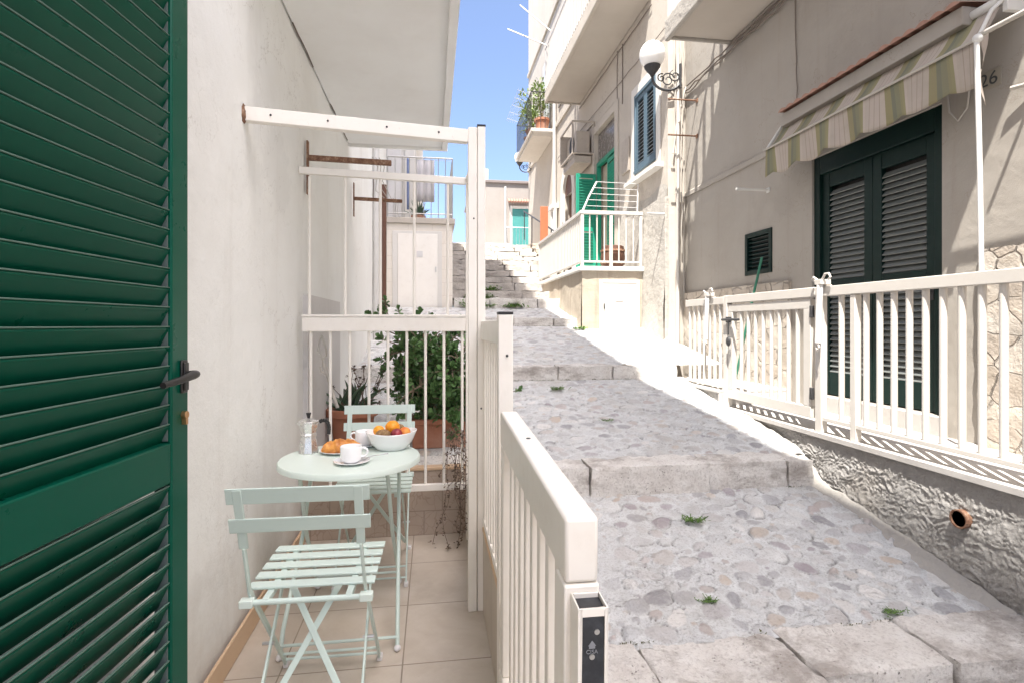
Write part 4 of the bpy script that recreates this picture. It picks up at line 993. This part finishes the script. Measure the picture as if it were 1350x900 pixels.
m_ = MB(); m_.tube([(-.01,-.42,-.06),(-.012,-.44,-.2),(-.012,-.50,-.28),(-.012,-.56,-.22),(-.012,-.58,-.08),(-.02,-.66,-.02)], .006, 6); m_.build('cord', 'cable_pale', aw)
# house number and small wall fittings
hn = thing('house_number', 'weathered beige tile with dark house number on the right wall', 'house number', (XW-.004,2.905,2.775))
m_ = MB(); m_.box(-.006,0,-.075,.075,-.055,.055); m_.build('plate', 'number_plate', hn, .002)
text_part('26', 'digits', .115, 'plate_ink', hn, (-.0065,0,0), (R(90),0,R(-90)))
def rod(name, label, x, y, z, L, mat, r=.011, group='clothes rods sticking out from the walls', dz=0, end=None):
    o = thing(name, label, 'rod', (x,y,z), 0, group)
    m_ = MB(); m_.tube([(.0,0,0),(-L*.5,0,dz*.5),(-L,0,dz)], r, 8); m_.build('shaft', mat, o)
    m_ = MB(); m_.box(-.012,-.001,-.025,.025,-.025,.025); m_.build('base', mat, o, .002)
rod('wall_rod', 'short white rod on the shaded right wall above the small green window', XW, 5.14, 2.64, .36, 'white_metal', .013)
rod('wall_rod', 'rusty rod uppermost at the corner beside the globe lamp', XW, 6.66, 4.17, .40, 'rust')
rod('wall_rod', 'rusty rod lower at the corner below the globe lamp', XW, 6.66, 3.71, .40, 'rust')
rod('wall_rod', 'white rod lowest at the corner left of the shaded wall', 3.15, 7.03, 2.77, .28, 'white_metal', .014)
rod('wall_rod', 'white rod high on the right wall whose long shadow falls beside the awning', XW, 2.40, 3.20, .30, 'white_metal', .012)
tag(MB().tube([(XW-.005,2.35,2.72),(XW-.03,2.55,2.70),(XW-.035,2.68,2.645),(XW-.05,2.74,2.65)], .014, 8).build('vent_pipe', 'cable_pale'), 'short bent pale pipe on the sunlit right wall', 'pipe')
tag(MB().tube([(XW-.05,5.18,1.96),(XW-.12,5.32,1.32),(XW-.18,5.46,.68)], .013, 8).build('broom_handle', 'green_stick'), 'green broom handle leaning under the small green window', 'broom handle')
def cables(label, name, paths, mat, r=.009):
    m_ = MB()
    for k, p_ in enumerate(paths): m_.tube(p_, r, 6)
    tag(m_.build(name, mat), label, 'cable')
rnd = random.Random(5)
def sag(a, b, n, amp, seed):
    rn = random.Random(seed); a = Vector(a); b = Vector(b)
    return [a.lerp(b, i/n) + Vector((-.008, 0, 0))*rn.random() + Vector((0, rn.uniform(-amp,amp)*.4, rn.uniform(-amp,amp))) for i in range(n+1)]
cables('bundle of dark cables along the wall under the right balcony', 'cable_bundle', [sag((XW-.025,3.2,4.44),(XW-.03,6.95,4.40),26,.02,1), sag((XW-.035,3.6,4.41),(XW-.03,6.95,4.36),22,.03,2), sag((XW-.02,4.4,4.46),(XW-.03,6.95,4.45),16,.02,3)], 'cable')
cables('tangle of pale cables running down the corner by the lamp', 'corner_cable', [sag((3.37,6.97,6.5),(3.37,6.97,1.6),30,.03,4), sag((3.30,6.945,6.2),(3.33,6.945,2.2),26,.05,5), sag((3.22,6.945,5.6),(3.24,6.945,3.0),20,.04,6), sag((3.36,6.9,4.5),(3.2,6.96,3.6),10,.08,9)], 'cable_pale', .010)
cables('thin dark cable hanging straight down the shaded right wall', 'hanging_cable', [sag((XW-.01,4.72,4.4),(XW-.01,4.68,3.25),14,.008,7)], 'cable', .005)
tag(MB().tube([(3.27,6.95,1.0),(3.27,6.95,4.9)], .022, 10).build('corner_pipe', 'cream_fence'), 'slim white pipe running down the building corner', 'pipe')

# ------------------------------------------------------------------ house in the middle of the right side
XM = 3.15
mh = thing('middle_house', 'tall cream house with a big balcony and blue grey shutters beyond the right house', 'house', (XM,7,1))
def rel(mb): return shift(mb, 0, -7, -1)
D1 = (9.11,10.32,2.12,4.97); W1 = (7.36,8.18,3.66,4.83); A1 = (11.88,12.75,2.0,4.35)
m_ = MB(); sheet_wall(m_, [7.0,W1[0],W1[1],D1[0],D1[1],A1[0],A1[1],17.8], [-1,A1[2],D1[2],W1[2],A1[3],W1[3],D1[3],14.5], [D1,W1,A1], .25)
m_.box(.25,7,7.002,17.8,-1,14.5); m_.add([(0,7.0,-1),(.25,7.0,-1),(.25,7.0,14.5),(0,7.0,14.5)], [(0,1,2,3)]); m_.add([(0,7,14.5),(.25,7,14.5),(.25,17.8,14.5),(0,17.8,14.5)], [(0,1,2,3)])
m_.add([(0,17.8,-1),(.25,17.8,-1),(.25,17.8,14.5),(0,17.8,14.5)], [(0,3,2,1)])
rel(m_).build('wall', 'mid_plaster', mh)
m_ = MB(); m_.grid(lambda u, v: (-.006-.05*(1-v)**1.5-.02*(1+noise.noise(Vector((u*5,v*5,2))))*(1-v**8), 7.0+1.9*u, .8+2.35*v + .16*v*noise.noise(Vector((u*4,0,3)))), 60, 60)
m_.grid(lambda u, v: (-.05+.05*u, 6.985+.01*noise.noise(Vector((u*9,v*9,3))), .8+2.2*v), 4, 30)
rel(m_).build('rough_plinth', 'old_plaster', mh, sharp=70)
# arched head and surround of the dark doorway
m_ = MB(); pts = []; yc = (A1[0]+A1[1])/2; hw = (A1[1]-A1[0])/2
for k in range(17):
    a = math.pi*k/16; pts.append((math.cos(a), math.sin(a)))
for k in range(16):
    a, b_ = pts[k], pts[k+1]
    for (r0, r1, x0, x1) in ((hw+.005, hw+.24, -.07, -.003),):
        vs = [(x, yc+c_[0]*r_, A1[3]-.05+c_[1]*r_*1.15) for x in (x0, x1) for c_, r_ in ((a,r0),(a,r1),(b_,r1),(b_,r0))]
        m_.add(vs, [(0,1,2,3),(7,6,5,4),(0,4,5,1),(1,5,6,2),(2,6,7,3),(3,7,4,0)])
m_.box(-.07,-.003,A1[0]-.24,A1[0]-.005,2,A1[3]-.05); m_.box(-.07,-.003,A1[1]+.005,A1[1]+.24,2,A1[3]-.05)
rel(m_).build('arch_surround', 'white_plaster', mh)
m_ = MB(); m_.box(.10,.14,A1[0]+.01,A1[1]-.01,2,A1[3]); m_.grid(lambda u, v: (-.004, yc+math.cos(math.pi*u)*hw*v, A1[3]-.05+math.sin(math.pi*u)*hw*1.15*v), 16, 2); rel(m_).build('arched_door', 'brown_wood', mh)
# tall doorway with transom and green shutters
m_ = MB(); m_.box(.14,.16,D1[0]+.01,D1[1]-.01,D1[2],4.33); rel(m_).build('curtain', 'curtain', mh)
m_ = MB(); m_.box(.06,.08,D1[0]+.01,D1[1]-.01,4.40,D1[3]-.01); rel(m_).build('transom', 'grey_glass', mh)
m_ = MB(); m_.box(.02,.10,D1[0]+.005,D1[0]+.07,D1[2],4.33); m_.box(.02,.10,D1[1]-.07,D1[1]-.005,D1[2],4.33); m_.box(.02,.10,D1[0]+.005,D1[1]-.005,4.33,4.40); rel(m_).build('door_frame', 'bright_green', mh, .005)
m_ = MB()
for (a, b_, c_, d_) in ((D1[0]-.16,D1[0]-.003,2.12,5.12),(D1[1]+.003,D1[1]+.16,2.12,5.12),(D1[0]-.003,D1[1]+.003,4.973,5.12)): m_.box(-.03,-.003,a,b_,c_,d_)
rel(m_).build('door_surround', 'mid_plaster', mh, .005)
lp = bpy.data.objects.new('shutter', None); COL.objects.link(lp); lp.parent = mh; lp.location = (-.01, D1[1]-.06-7, 1.12); lp.rotation_euler = (0,0,R(93))
louvre_leaf(lp, .40, .02, 2.06, [.95], 'bright_green', 'bright_green', T=.04, st=.06, rail=.08, pitch=.055, flip=-1)
lp = bpy.data.objects.new('shutter', None); COL.objects.link(lp); lp.parent = mh; lp.location = (.05, D1[0]+.075-7, 1.12); lp.rotation_euler = (0,0,R(0))
louvre_leaf(lp, .50, .02, 2.18, [.95], 'bright_green', 'bright_green', T=.04, st=.06, rail=.08, pitch=.055, flip=-1)
# blue grey shuttered window
m_ = MB()
for (a, b_, c_, d_) in ((W1[0]-.14,W1[0]-.003,W1[2]-.15,W1[3]+.14),(W1[1]+.003,W1[1]+.14,W1[2]-.15,W1[3]+.14),(W1[0]-.003,W1[1]+.003,W1[3]+.003,W1[3]+.14)): m_.box(-.02,-.003,a,b_,c_,d_)
rel(m_).build('window_surround', 'white_plaster', mh, .004)
m_ = MB(); m_.box(-.12,.02,W1[0]-.22,W1[1]+.22,W1[2]-.22,W1[2]-.155); rel(m_).build('window_sill', 'white_plaster', mh, .008)
wn = MB(); wn.box(-.03,.05,W1[0]+.002,W1[0]+.05,W1[2],W1[3]-.002); wn.box(-.03,.05,W1[1]-.05,W1[1]-.002,W1[2],W1[3]-.002); wn.box(-.03,.05,W1[0]+.051,W1[1]-.051,W1[3]-.05,W1[3]-.002); wn.box(-.04,.05,W1[0]-.0,W1[1],W1[2]-.05,W1[2]-.002)
wn = rel(wn).build('window', 'blue_grey', mh, .004)
ym = (W1[0]+W1[1])/2
for (a, b_) in ((W1[0]+.052,ym-.002),(ym+.002,W1[1]-.052)):
    m_ = MB(); m_.box(-.01,.03,a,a+.06,W1[2]+.005,W1[3]-.055); m_.box(-.01,.03,b_-.06,b_,W1[2]+.005,W1[3]-.055); m_.box(-.008,.028,a+.061,b_-.061,W1[2]+.005,W1[2]+.08); m_.box(-.008,.028,a+.061,b_-.061,W1[3]-.12,W1[3]-.055)
    z = W1[2]+.11
    while z < W1[3]-.13: z += .055
    lf_ = rel(m_).build('shutter_leaf', 'blue_grey', wn)
    m_ = MB(); z = W1[2]+.11
    while z < W1[3]-.13: m_.bar((.008,a+.06,z),(.008,b_-.06,z), .040, .007, (-.75,0,-.66)); z += .055
    rel(m_).build('slat_panel', 'slat_blue_lit', lf_)
m_ = MB(); m_.box(.052,.058,W1[0]+.004,W1[1]-.004,W1[2]+.004,W1[3]-.004); rel(m_).build('backing', 'dark_void', wn)
# big balcony
m_ = MB(); m_.box(-.72,-.003,7.6,11.4,6.02,6.16); rel(m_).build('balcony', 'soffit_old', mh, .008)
m_ = MB(); m_.box(-.78,-.722,7.56,11.44,5.985,6.20); m_.box(-.722,-.003,11.402,11.44,5.99,6.19); m_.box(-.722,-.003,7.56,7.598,5.99,6.19); rel(m_).build('balcony_edge', 'mid_plaster', mh, .012)
m_ = MB(); m_.box(-.775,-.735,7.58,11.42,7.12,7.17); m_.box(-.76,-.74,7.58,11.42,6.22,6.25)
for k in range(38): m_.box(-.77,-.74,7.6+.102*k,7.66+.102*k,6.25,7.12)
for k in range(7): m_.box(-.66+.1*k,-.60+.1*k,11.39,11.42,6.2,7.12)
m_.box(-.74,0,11.39,11.43,7.12,7.17); rel(m_).build('balcony_railing', 'cream_fence', mh)
# ridges and shutters far up the facade
m_ = MB(); m_.box(-.04,-.003,11.5,17.8,6.28,6.40); m_.box(-.05,-.003,11.5,17.8,9.4,9.5); rel(m_).build('string_course', 'mid_plaster', mh, .008)
m_ = MB(); m_.box(-.03,-.003,12.6,13.4,6.7,8.3); rel(m_).build('window', 'grey_glass', mh)
m_ = MB(); m_.box(-.035,-.003,14.4,15.3,6.4,8.6); rel(m_).build('balcony_door', 'white_metal', mh, .01)
# small far balcony
m_ = MB(); m_.box(-.62,-.003,13.9,16.4,6.27,6.36); m_.prism_x([(13.9,6.268),(16.4,6.268),(16.3,6.18),(14.0,6.18)], -.58, -.003); rel(m_).build('balcony', 'concrete', mh, .01)
m_ = MB(); m_.tube([(-.61,13.92,7.3),(-.61,16.38,7.3),(0,16.38,7.3)], .014, 6); m_.tube([(0,13.92,7.3),(-.61,13.92,7.3)], .014, 6)
for k in range(22): m_.tube([(-.61,13.92+.117*k,6.36),(-.61,13.92+.117*k,7.3)], .007, 5)
for k in range(5): m_.tube([(-.61+.12*k,13.92,6.36),(-.61+.12*k,13.92,7.3)], .007, 5)
rel(m_).build('balcony_railing', 'iron', mh)
m_ = MB(); m_.tube([(-.08,13.6,2.5),(-.08,13.6,7.5)], .04, 10); m_.box(-.17,-.003,13.4,13.9,4.2,4.32); m_.tube([(-.09,13.45,3.2),(-.09,13.45,4.2)], .05, 10); m_.tube([(-.09,13.75,3.0),(-.09,13.75,4.2)], .05, 10); rel(m_).build('downpipe', 'white_metal', mh)
m_ = MB(); m_.tube([(p_[0],p_[1],p_[2]) for p_ in [(-.012,8.75,5.95),(-.012,8.74,5.5),(-.012,8.76,4.95)]], .008, 6); m_.tube([(-.012,9.0,5.95),(-.012,9.02,5.6),(-.012,9.0,3.0)], .006, 6); m_.tube(sag((-.02,7.05,5.3),(-.02,13.5,5.45),24,.007,12), .006, 6); m_.tube(sag((-.02,7.5,5.88),(-.02,11.4,5.9),20,.007,13), .008, 6); rel(m_).build('cable', 'cable', mh)
m_ = MB(); m_.box(-.03,-.004,8.42,8.75,3.75,4.30); rel(m_).build('meter_box', 'ac_metal', mh, .006)
# plants of the far balcony
def shrub(mb, c, rx, ry, rz_, n, L, W, seed):
    rn = random.Random(seed)
    for k in range(n):
        d = Vector((rn.gauss(0,1), rn.gauss(0,1), rn.gauss(0,1))).normalized()*rn.random()**.4
        b_ = Vector((c[0]+d.x*rx, c[1]+d.y*ry, c[2]+d.z*rz_))
        leaf_geo(mb, b_, Vector((d.x+rn.uniform(-.7,.7), d.y+rn.uniform(-.7,.7), d.z+rn.uniform(-.3,1))), Vector((rn.uniform(-.3,.3),0,1)), L*rn.uniform(.7,1.3), W)
def balcony_plant(name, label, loc, h_, rw, seed, potr):
    o = thing(name, label, 'potted plant', loc, 0, 'potted plants on the far balcony')
    m_ = MB(); m_.lathe([(0,0),(potr*.75,0),(potr,potr*1.35),(potr*1.1,potr*1.35),(potr*1.1,potr*1.65),(potr*.95,potr*1.65),(0,potr*1.5)], 24); m_.build('pot', 'terracotta', o)
    m_ = MB(); rn = random.Random(seed)
    for k in range(5):
        x = rn.uniform(-.15,.15); m_.tube([(0,0,potr*1.4),(x*.5,rn.uniform(-.05,.05),h_*.5),(x,rn.uniform(-.1,.1),h_*.9)], [.012,.009,.005], 6)
    m_.build('stem', 'stem', o)
    m_ = MB(); shrub(m_, (0,0,h_*.8), rw, rw, h_*.28, 200, .11, .045, seed); shrub(m_, (0,0,h_*.5), rw*.7, rw*.7, h_*.3, 80, .10, .04, seed+1); m_.build('foliage', 'balcony_leaf', o)
balcony_plant('potted_plant', 'tall yellow green shrub in the terracotta pot at the balcony front', (XM-.28,14.15,6.362), 1.25, .26, 3, .19)
balcony_plant('potted_plant', 'low leafy plant behind the railing at the far end of the balcony', (XM-.40,15.4,6.362), 1.5, .38, 5, .15)
balcony_plant('potted_plant', 'bushy green plant between the others on the far balcony', (XM-.45,14.8,6.362), .8, .30, 9, .15)
m_ = MB()
for k in range(5): m_.tube([(XM-.62,14.1+.5*k,7.31),(XM-.95,14.1+.5*k,7.40)], .006, 5); m_.tube([(XM-.7-.06*k,14.0,7.33+.016*k),(XM-.7-.06*k,16.3,7.33+.016*k)], .004, 5)
tag(m_.build('drying_rack', 'wire'), 'thin wire drying rack hooked outside the far balcony', 'drying rack')
m_ = MB(); m_.tube([(XM-.76,10.9,7.25),(XM-1.35,11.2,7.9)], .014, 8); m_.tube([(XM-.76,11.2,7.1),(XM-1.55,11.6,7.6)], .014, 8)
tag(m_.build('flag_pole', 'white_metal'), 'pair of thin white poles sticking out from the big balcony', 'pole')

# air conditioner in its cage
ac = thing('air_conditioner', 'brownish air conditioner in an iron wall cage beside the arched door', 'air conditioner', (XM,10.85,4.6))
m_ = MB(); m_.box(-.34,-.06,-.36,.36,.06,.50); m_.build('casing', 'ac_metal', ac, .012)
m_ = MB(); m_.lathe([(0,0),(.17,0),(.18,.012),(.15,.014),(.14,.004),(0,.004)], 24)
for i, v in enumerate(m_.v): m_.v[i] = (-.342-v[2], v[0]-.06, .28+v[1])
m_.build('fan_grille', 'iron', ac)
m_ = MB()
for z in (0,.62):
    for x0, x1, y0, y1 in ((-.46,-.43,-.5,.5),(-.03,-.005,-.5,.5),(-.429,-.031,-.5,-.47),(-.429,-.031,.47,.5)): m_.box(x0,x1,y0,y1,z,z+.03)
for x in (-.46,-.03):
    for y in (-.5,.47): m_.box(x,x+.025,y,y+.03,.031,.619)
m_.box(-.45,-.03,.472,.490,.031,.619); m_.box(-.40,-.06,-.45,.45,-.16,-.02); m_.build('cage', 'ac_metal', ac, .003)

# globe street lamps
def lamp(label, loc, L):
    o = thing('globe_lamp', label, 'street lamp', loc, 0, 'white globe lamps on the right hand houses')
    m_ = MB(); m_.ball((-L,0,.20), .17, 28, (1,1,1.06)); m_.build('globe', 'opal_glass', o)
    m_ = MB(); m_.lathe([(.022,-.09),(.035,-.06),(.07,-.02),(.105,.03),(.11,.05),(.09,.06),(0,.06)], 16, (-L,0,0)); m_.build('holder', 'iron', o)
    m_ = MB(); pts = []
    for k in range(13):
        a = math.pi*(1.0+k/12); pts.append((-L/2+math.cos(a)*L/2*1.0, 0, -.10+math.sin(a)*.16))
    m_.tube(pts, .018, 8)
    for (cx, cz, r0, tr, ph) in ((-L*.45,-.12,.10,1.6,.3),(-L*.20,-.06,.085,1.5,2.0),(-L*.68,-.10,.06,1.4,1.2)):
        m_.tube([(cx+r0*(1-.045*k)*math.cos(ph+k*tr*2*math.pi/18), 0, cz+r0*(1-.045*k)*math.sin(ph+k*tr*2*math.pi/18)) for k in range(17)], .009, 6)
    m_.box(-.025,.0,-.03,.03,-.22,.10); m_.build('scroll_arm', 'iron', o); return o
lamp('white globe lamp on a scrolled iron arm, nearer and larger of the two', (3.30,6.93,4.66), .40)
lamp('small white globe lamp far off below the planted balcony', (XM-.02,17.3,6.42), .36)

# raised terrace box, its cellar door, railing and things on it
rt = thing('terrace_block', 'stained plaster block with a small white cellar door carrying a terrace', 'terrace', (2.18,7.8,1.0))
m_ = MB(); m_.grid(lambda u, v: (-.0+.015*noise.noise(Vector((u*9,v*4,8)))-.03*(1-v), 3.3*u, -.2+1.26*v), 60, 24)
m_.grid(lambda u, v: (.95*u, .0+.012*noise.noise(Vector((u*5,v*5,4))), -.2+1.26*v), 24, 24); m_.box(.03,.95,.03,3.3,-.2,1.055); m_.build('wall', 'aged_plaster', rt, sharp=60)
m_ = MB(); m_.box(-.05,.96,-.05,3.32,1.061,1.125); m_.build('slab', 'white_plaster', rt, .01)
m_ = MB(); m_.box(.255,.30,-.03,-.014,.20,.93); m_.box(.83,.875,-.03,-.014,.20,.93); m_.box(.301,.829,-.03,-.014,.885,.93); m_.build('door_frame', 'white_metal', rt, .004)
d_ = MB().box(.303,.827,-.024,-.014,.20,.882).build('door', 'cream_fence', rt, .004)
m_ = MB(); m_.box(.50,.62,-.032,-.0245,.62,.74); m_.build('vent', 'concrete', d_); m_ = MB(); m_.box(.32,.335,-.04,-.0245,.50,.58); m_.build('handle', 'iron', d_)
tr_ = thing('block_railing', 'cream barred railing round the terrace above the cellar door', 'railing', (2.18,7.8,2.125))
m_ = MB(); m_.box(-.03,.03,.035,3.25,.77,.82); m_.box(-.03,.93,-.03,.03,.771,.822); m_.build('top_rail', 'cream_fence', tr_, .004)
m_ = MB(); m_.box(-.02,.02,.02,3.25,.06,.085); m_.box(.021,.92,-.02,.02,.06,.085); m_.build('bottom_rail', 'cream_fence', tr_, .003)
b0 = MB().box(-.022,.022,-.022,.022,0,.77).build('post', 'cream_fence', tr_, .003)
dup_part(b0, tr_, (.44,0,0)); dup_part(b0, tr_, (.90,0,0)); dup_part(b0, tr_, (0,3.2,0))
b0 = None
for k in range(7):
    if k == 3: continue
    if b0 is None: b0 = MB().tube([(0,0,.085),(0,0,.77)], .010, 8).build('bar', 'cream_fence', tr_, loc=(.115,0,0))
    else: dup_part(b0, tr_, (.115+.112*k,0,0))
b0 = None
for k in range(30):
    if b0 is None: b0 = MB().box(-.008,.008,-.024,.024,.085,.77).build('bar', 'cream_fence', tr_, loc=(0,.12,0))
    else: dup_part(b0, tr_, (0,.12+.104*k,0))
ck_ = thing('clothes_airer', 'folding white clothes airer with wires above the block railing', 'airer', (2.20,7.84,2.95))
MB().tube([(0,0,0),(.10,.01,.22),(.22,.02,.44)], .014, 8).build('arm', 'white_metal', ck_); MB().tube([(.86,0.04,0),(.88,.06,.44)], .012, 8).build('arm', 'white_metal', ck_)
m_ = MB()
for k in range(5): m_.tube([(.04+.045*k,.01,.08+.09*k),(.87,.05,.08+.09*k)], .004, 5)
m_.build('wire', 'wire', ck_)
bk = thing('brown_planter', 'brown barrel planter standing behind the block railing', 'planter', (2.80,8.25,2.127))
m_ = MB(); m_.lathe([(0,0),(.15,0),(.19,.18),(.17,.36),(.15,.37),(.14,.34),(0,.33)], 24); m_.build('barrel', 'brown_wood', bk)
m_ = MB(); m_.lathe([(.18,.08),(.186,.08),(.194,.11),(.188,.11)], 24); m_.lathe([(.182,.28),(.192,.28),(.188,.31),(.18,.31)], 24); m_.build('hoop', 'rust', bk)
tag(MB().box(2.22,2.38,11.12,11.16,2.4,3.72).build('panel', 'orange_panel', bevel=.006), 'rust orange board standing at the far end of the block railing', 'board')

# ------------------------------------------------------------------ top of the steps
lw_ = thing('low_wall', 'low white wall at the top of the long steps', 'wall', (1.2,16.4,TOPZ))
m_ = MB(); m_.box(-1.4,1.1,0,.25,-.2,.10); m_.build('wall', 'white_plaster', lw_, .01); m_ = MB(); m_.box(-1.42,1.12,-.02,.27,.101,.15); m_.build('coping', 'white_plaster', lw_, .01)
m_ = MB(); m_.tube([(2.62,10.5,2.95),(2.62,15.6,4.55)], .02, 8)
for k in range(5): m_.tube([(2.62,10.7+1.2*k,2.2+.376*k),(2.62,10.7+1.2*k,3.0+.376*k)], .015, 8)
tag(m_.build('handrail', 'iron'), 'dark iron handrail up the right side of the long steps', 'handrail')
sw = thing('stair_wall', 'stepped pale stone wall at the right side of the long steps', 'wall', (2.8,10,1.7))
m_ = MB()
for k in range(7): m_.box(0,.35,1.2+k*.75,1.949+k*.75,-.5,.55+.23*k)
m_.build('wall', 'cladding', sw, .02)
fh = thing('far_house', 'flat roofed beige house closing the view at the top of the steps', 'house', (1.7,22,TOPZ-.2))
m_ = MB(); m_.box(0,5,0,6,0,3.62); m_.build('wall', 'far_plaster', fh)
m_ = MB(); m_.box(-.08,5.1,-.08,6.1,3.622,3.74); m_.build('roof', 'coping_dark', fh, .02)
m_ = MB(); m_.box(1.20,1.27,-.05,-.004,.2,3.5); m_.build('downpipe', 'white_metal', fh, .01)
d_ = MB().box(1.52,2.3,-.06,-.004,.95,2.60).build('door', 'teal_door', fh, .01)
m_ = MB(); m_.box(1.88,1.92,-.075,-.062,.95,2.58); m_.build('stile', 'teal_door', d_)
m_ = MB(); m_.box(1.42,1.515,-.07,-.004,.95,2.72); m_.box(1.516,2.4,-.07,-.004,2.605,2.72); m_.build('door_frame', 'white_plaster', fh, .01)
m_ = MB()
for k in range(9): m_.tube([(1.38+.11*k,-.28,2.82),(1.38+.11*k,0,2.98)], .05, 8)
m_.build('tile_canopy', 'red_roof_tile', fh)
m_ = MB(); m_.box(1.2,2.5,-.6,-.004,.80,.93); m_.build('balcony', 'concrete', fh, .01)
m_ = MB(); m_.tube([(1.22,0,1.75),(1.22,-.58,1.75),(2.48,-.58,1.75)], .015, 6)
for k in range(11): m_.tube([(1.22+.125*k,-.58,.93),(1.22+.125*k,-.58,1.75)], .008, 5)
m_.build('balcony_railing', 'steel', fh)
m_ = MB(); m_.box(.45,.58,.4,.53,3.742,4.30); m_.build('chimney', 'white_plaster', fh, .01)
m_ = MB(); m_.tube([(.2,-.03,.65),(2.4,-.03,.60)], .03, 8); m_.build('pipe', 'white_metal', fh)

# ------------------------------------------------------------------ weeds in the joints
def weed(label, x, y, z, n, s_, seed, up=.6):
    rn = random.Random(seed); m_ = MB()
    for k in range(n):
        a = rn.uniform(0,6.28); q = Vector((rn.gauss(0,s_*.9), rn.gauss(0,s_*.5), 0))
        d = Vector((math.cos(a), math.sin(a)*.7, rn.uniform(.2,1.2)*up))
        leaf_geo(m_, q, d, Vector((0,0,1)), rn.uniform(.5,1.2)*s_, rn.uniform(.16,.32)*s_)
        if k % 3 == 0:
            e_ = q + d.normalized()*s_*1.1; m_.tube([q, e_], .0012, 4)
            for j in range(4): leaf_geo(m_, q.lerp(e_, .4+.2*j), Vector((rn.uniform(-1,1), rn.uniform(-1,1), rn.uniform(0,1))), Vector((0,0,1)), s_*.4, s_*.2)
    tag(m_.build('weed', 'weed_leaf', loc=(x,y,z)), label, 'weed', 'weeds growing between the stones')
weed('bright green weed in the middle of the paving below the second step', 1.53, 3.05, .108, 60, .036, 1)
weed('small weed nearest the viewer on the lowest paving', 1.28, 2.40, -.028, 46, .024, 2)
weed('weed on the lower right edge at the lowest step', 2.10, 2.24, -.060, 40, .028, 9, .4)
weed('tall thin weed at the foot of the second step beside the gate rail', .68, 3.37, .168, 60, .052, 3, 1.5)
weed('flat green weed below the third step near the railing post', 1.20, 5.20, .640, 50, .042, 4)
weed('small dull weed on the paving between second and third step', 1.42, 4.35, .478, 26, .030, 5)
weed('green weed at the left of the long steps', .72, 9.15, 1.56, 90, .13, 6)
weed('green weed in the middle of the long steps', 1.38, 9.16, 1.56, 60, .10, 7)
weed('weed tuft on the second tread of the long steps', .85, 10.0, 1.73, 90, .13, 8)
weed('weed tuft on the third tread of the long steps', 1.0, 10.6, 1.91, 90, .14, 12)
weed('weed at the foot of the stained terrace block', 2.12, 7.72, 1.20, 70, .06, 13)

ms_ = MB(); rn = random.Random(77)
def mossy(x, y, z, n, w):
    for k in range(n):
        b_ = Vector((x+rn.gauss(0,w), y+rn.gauss(0,.006), z)); leaf_geo(ms_, b_, Vector((rn.uniform(-1,1), rn.uniform(-1,.4), rn.uniform(.1,1))), Vector((0,0,1)), rn.uniform(.006,.016), rn.uniform(.004,.008))
for (yy_, zz_, xa, xb) in ((3.398,.170,.32,2.55),(5.566,.695,-.6,2.55),(2.205,-.074,.32,2.6),(7.99,1.245,-.3,2.1)):
    for k in range(46):
        x = rn.uniform(xa, xb)
        if noise.noise(Vector((x*2.1, yy_, 4))) > -.05: mossy(x, yy_, zz_, rn.randint(4, 16), .02)
mo = ms_.build('moss', 'moss_leaf'); mo['kind'] = 'stuff'; mo['label'] = 'low moss and litter growing in the joints along the foot of the kerbs'

# ------------------------------------------------------------------ light, sky, camera
wd = bpy.data.worlds.new('World'); SC.world = wd; wd.use_nodes = True
nt = wd.node_tree; bg = nt.nodes['Background']; sky = nt.nodes.new('ShaderNodeTexSky')
sky.sky_type = 'NISHITA'; sky.sun_disc = False; sky.sun_elevation = R(64); sky.sun_rotation = R(149.8)
sky.air_density = .6; sky.dust_density = 3.0; sky.ozone_density = 2.2; sky.altitude = 20
nt.links.new(sky.outputs[0], bg.inputs[0]); bg.inputs[1].default_value = .077
sl = bpy.data.lights.new('sun', 'SUN'); sl.energy = 2.5; sl.angle = R(.53); sl.color = (1,.955,.88)
so = bpy.data.objects.new('sun', sl); COL.objects.link(so)
so.rotation_euler = Vector((.219,.377,-.899)).to_track_quat('-Z','Y').to_euler(); so.location = (-6,-8,25)
cd = bpy.data.cameras.new('camera'); cd.lens = 19.2; cd.sensor_width = 36; cd.shift_y = -22/1350; cd.clip_start = .05; cd.clip_end = 500
co = bpy.data.objects.new('camera', cd); COL.objects.link(co); co.location = (0,0,1.27); co.rotation_euler = (R(90),0,-R(8.3)); SC.camera = co
vs = SC.view_settings; vs.view_transform = 'Standard'; vs.look = 'None'; vs.exposure = 2.54; vs.gamma = 1; vs.use_curve_mapping = False
SC.cycles.max_bounces = 12; SC.cycles.diffuse_bounces = 8
try: SC.cycles.use_denoising = True
except Exception: pass
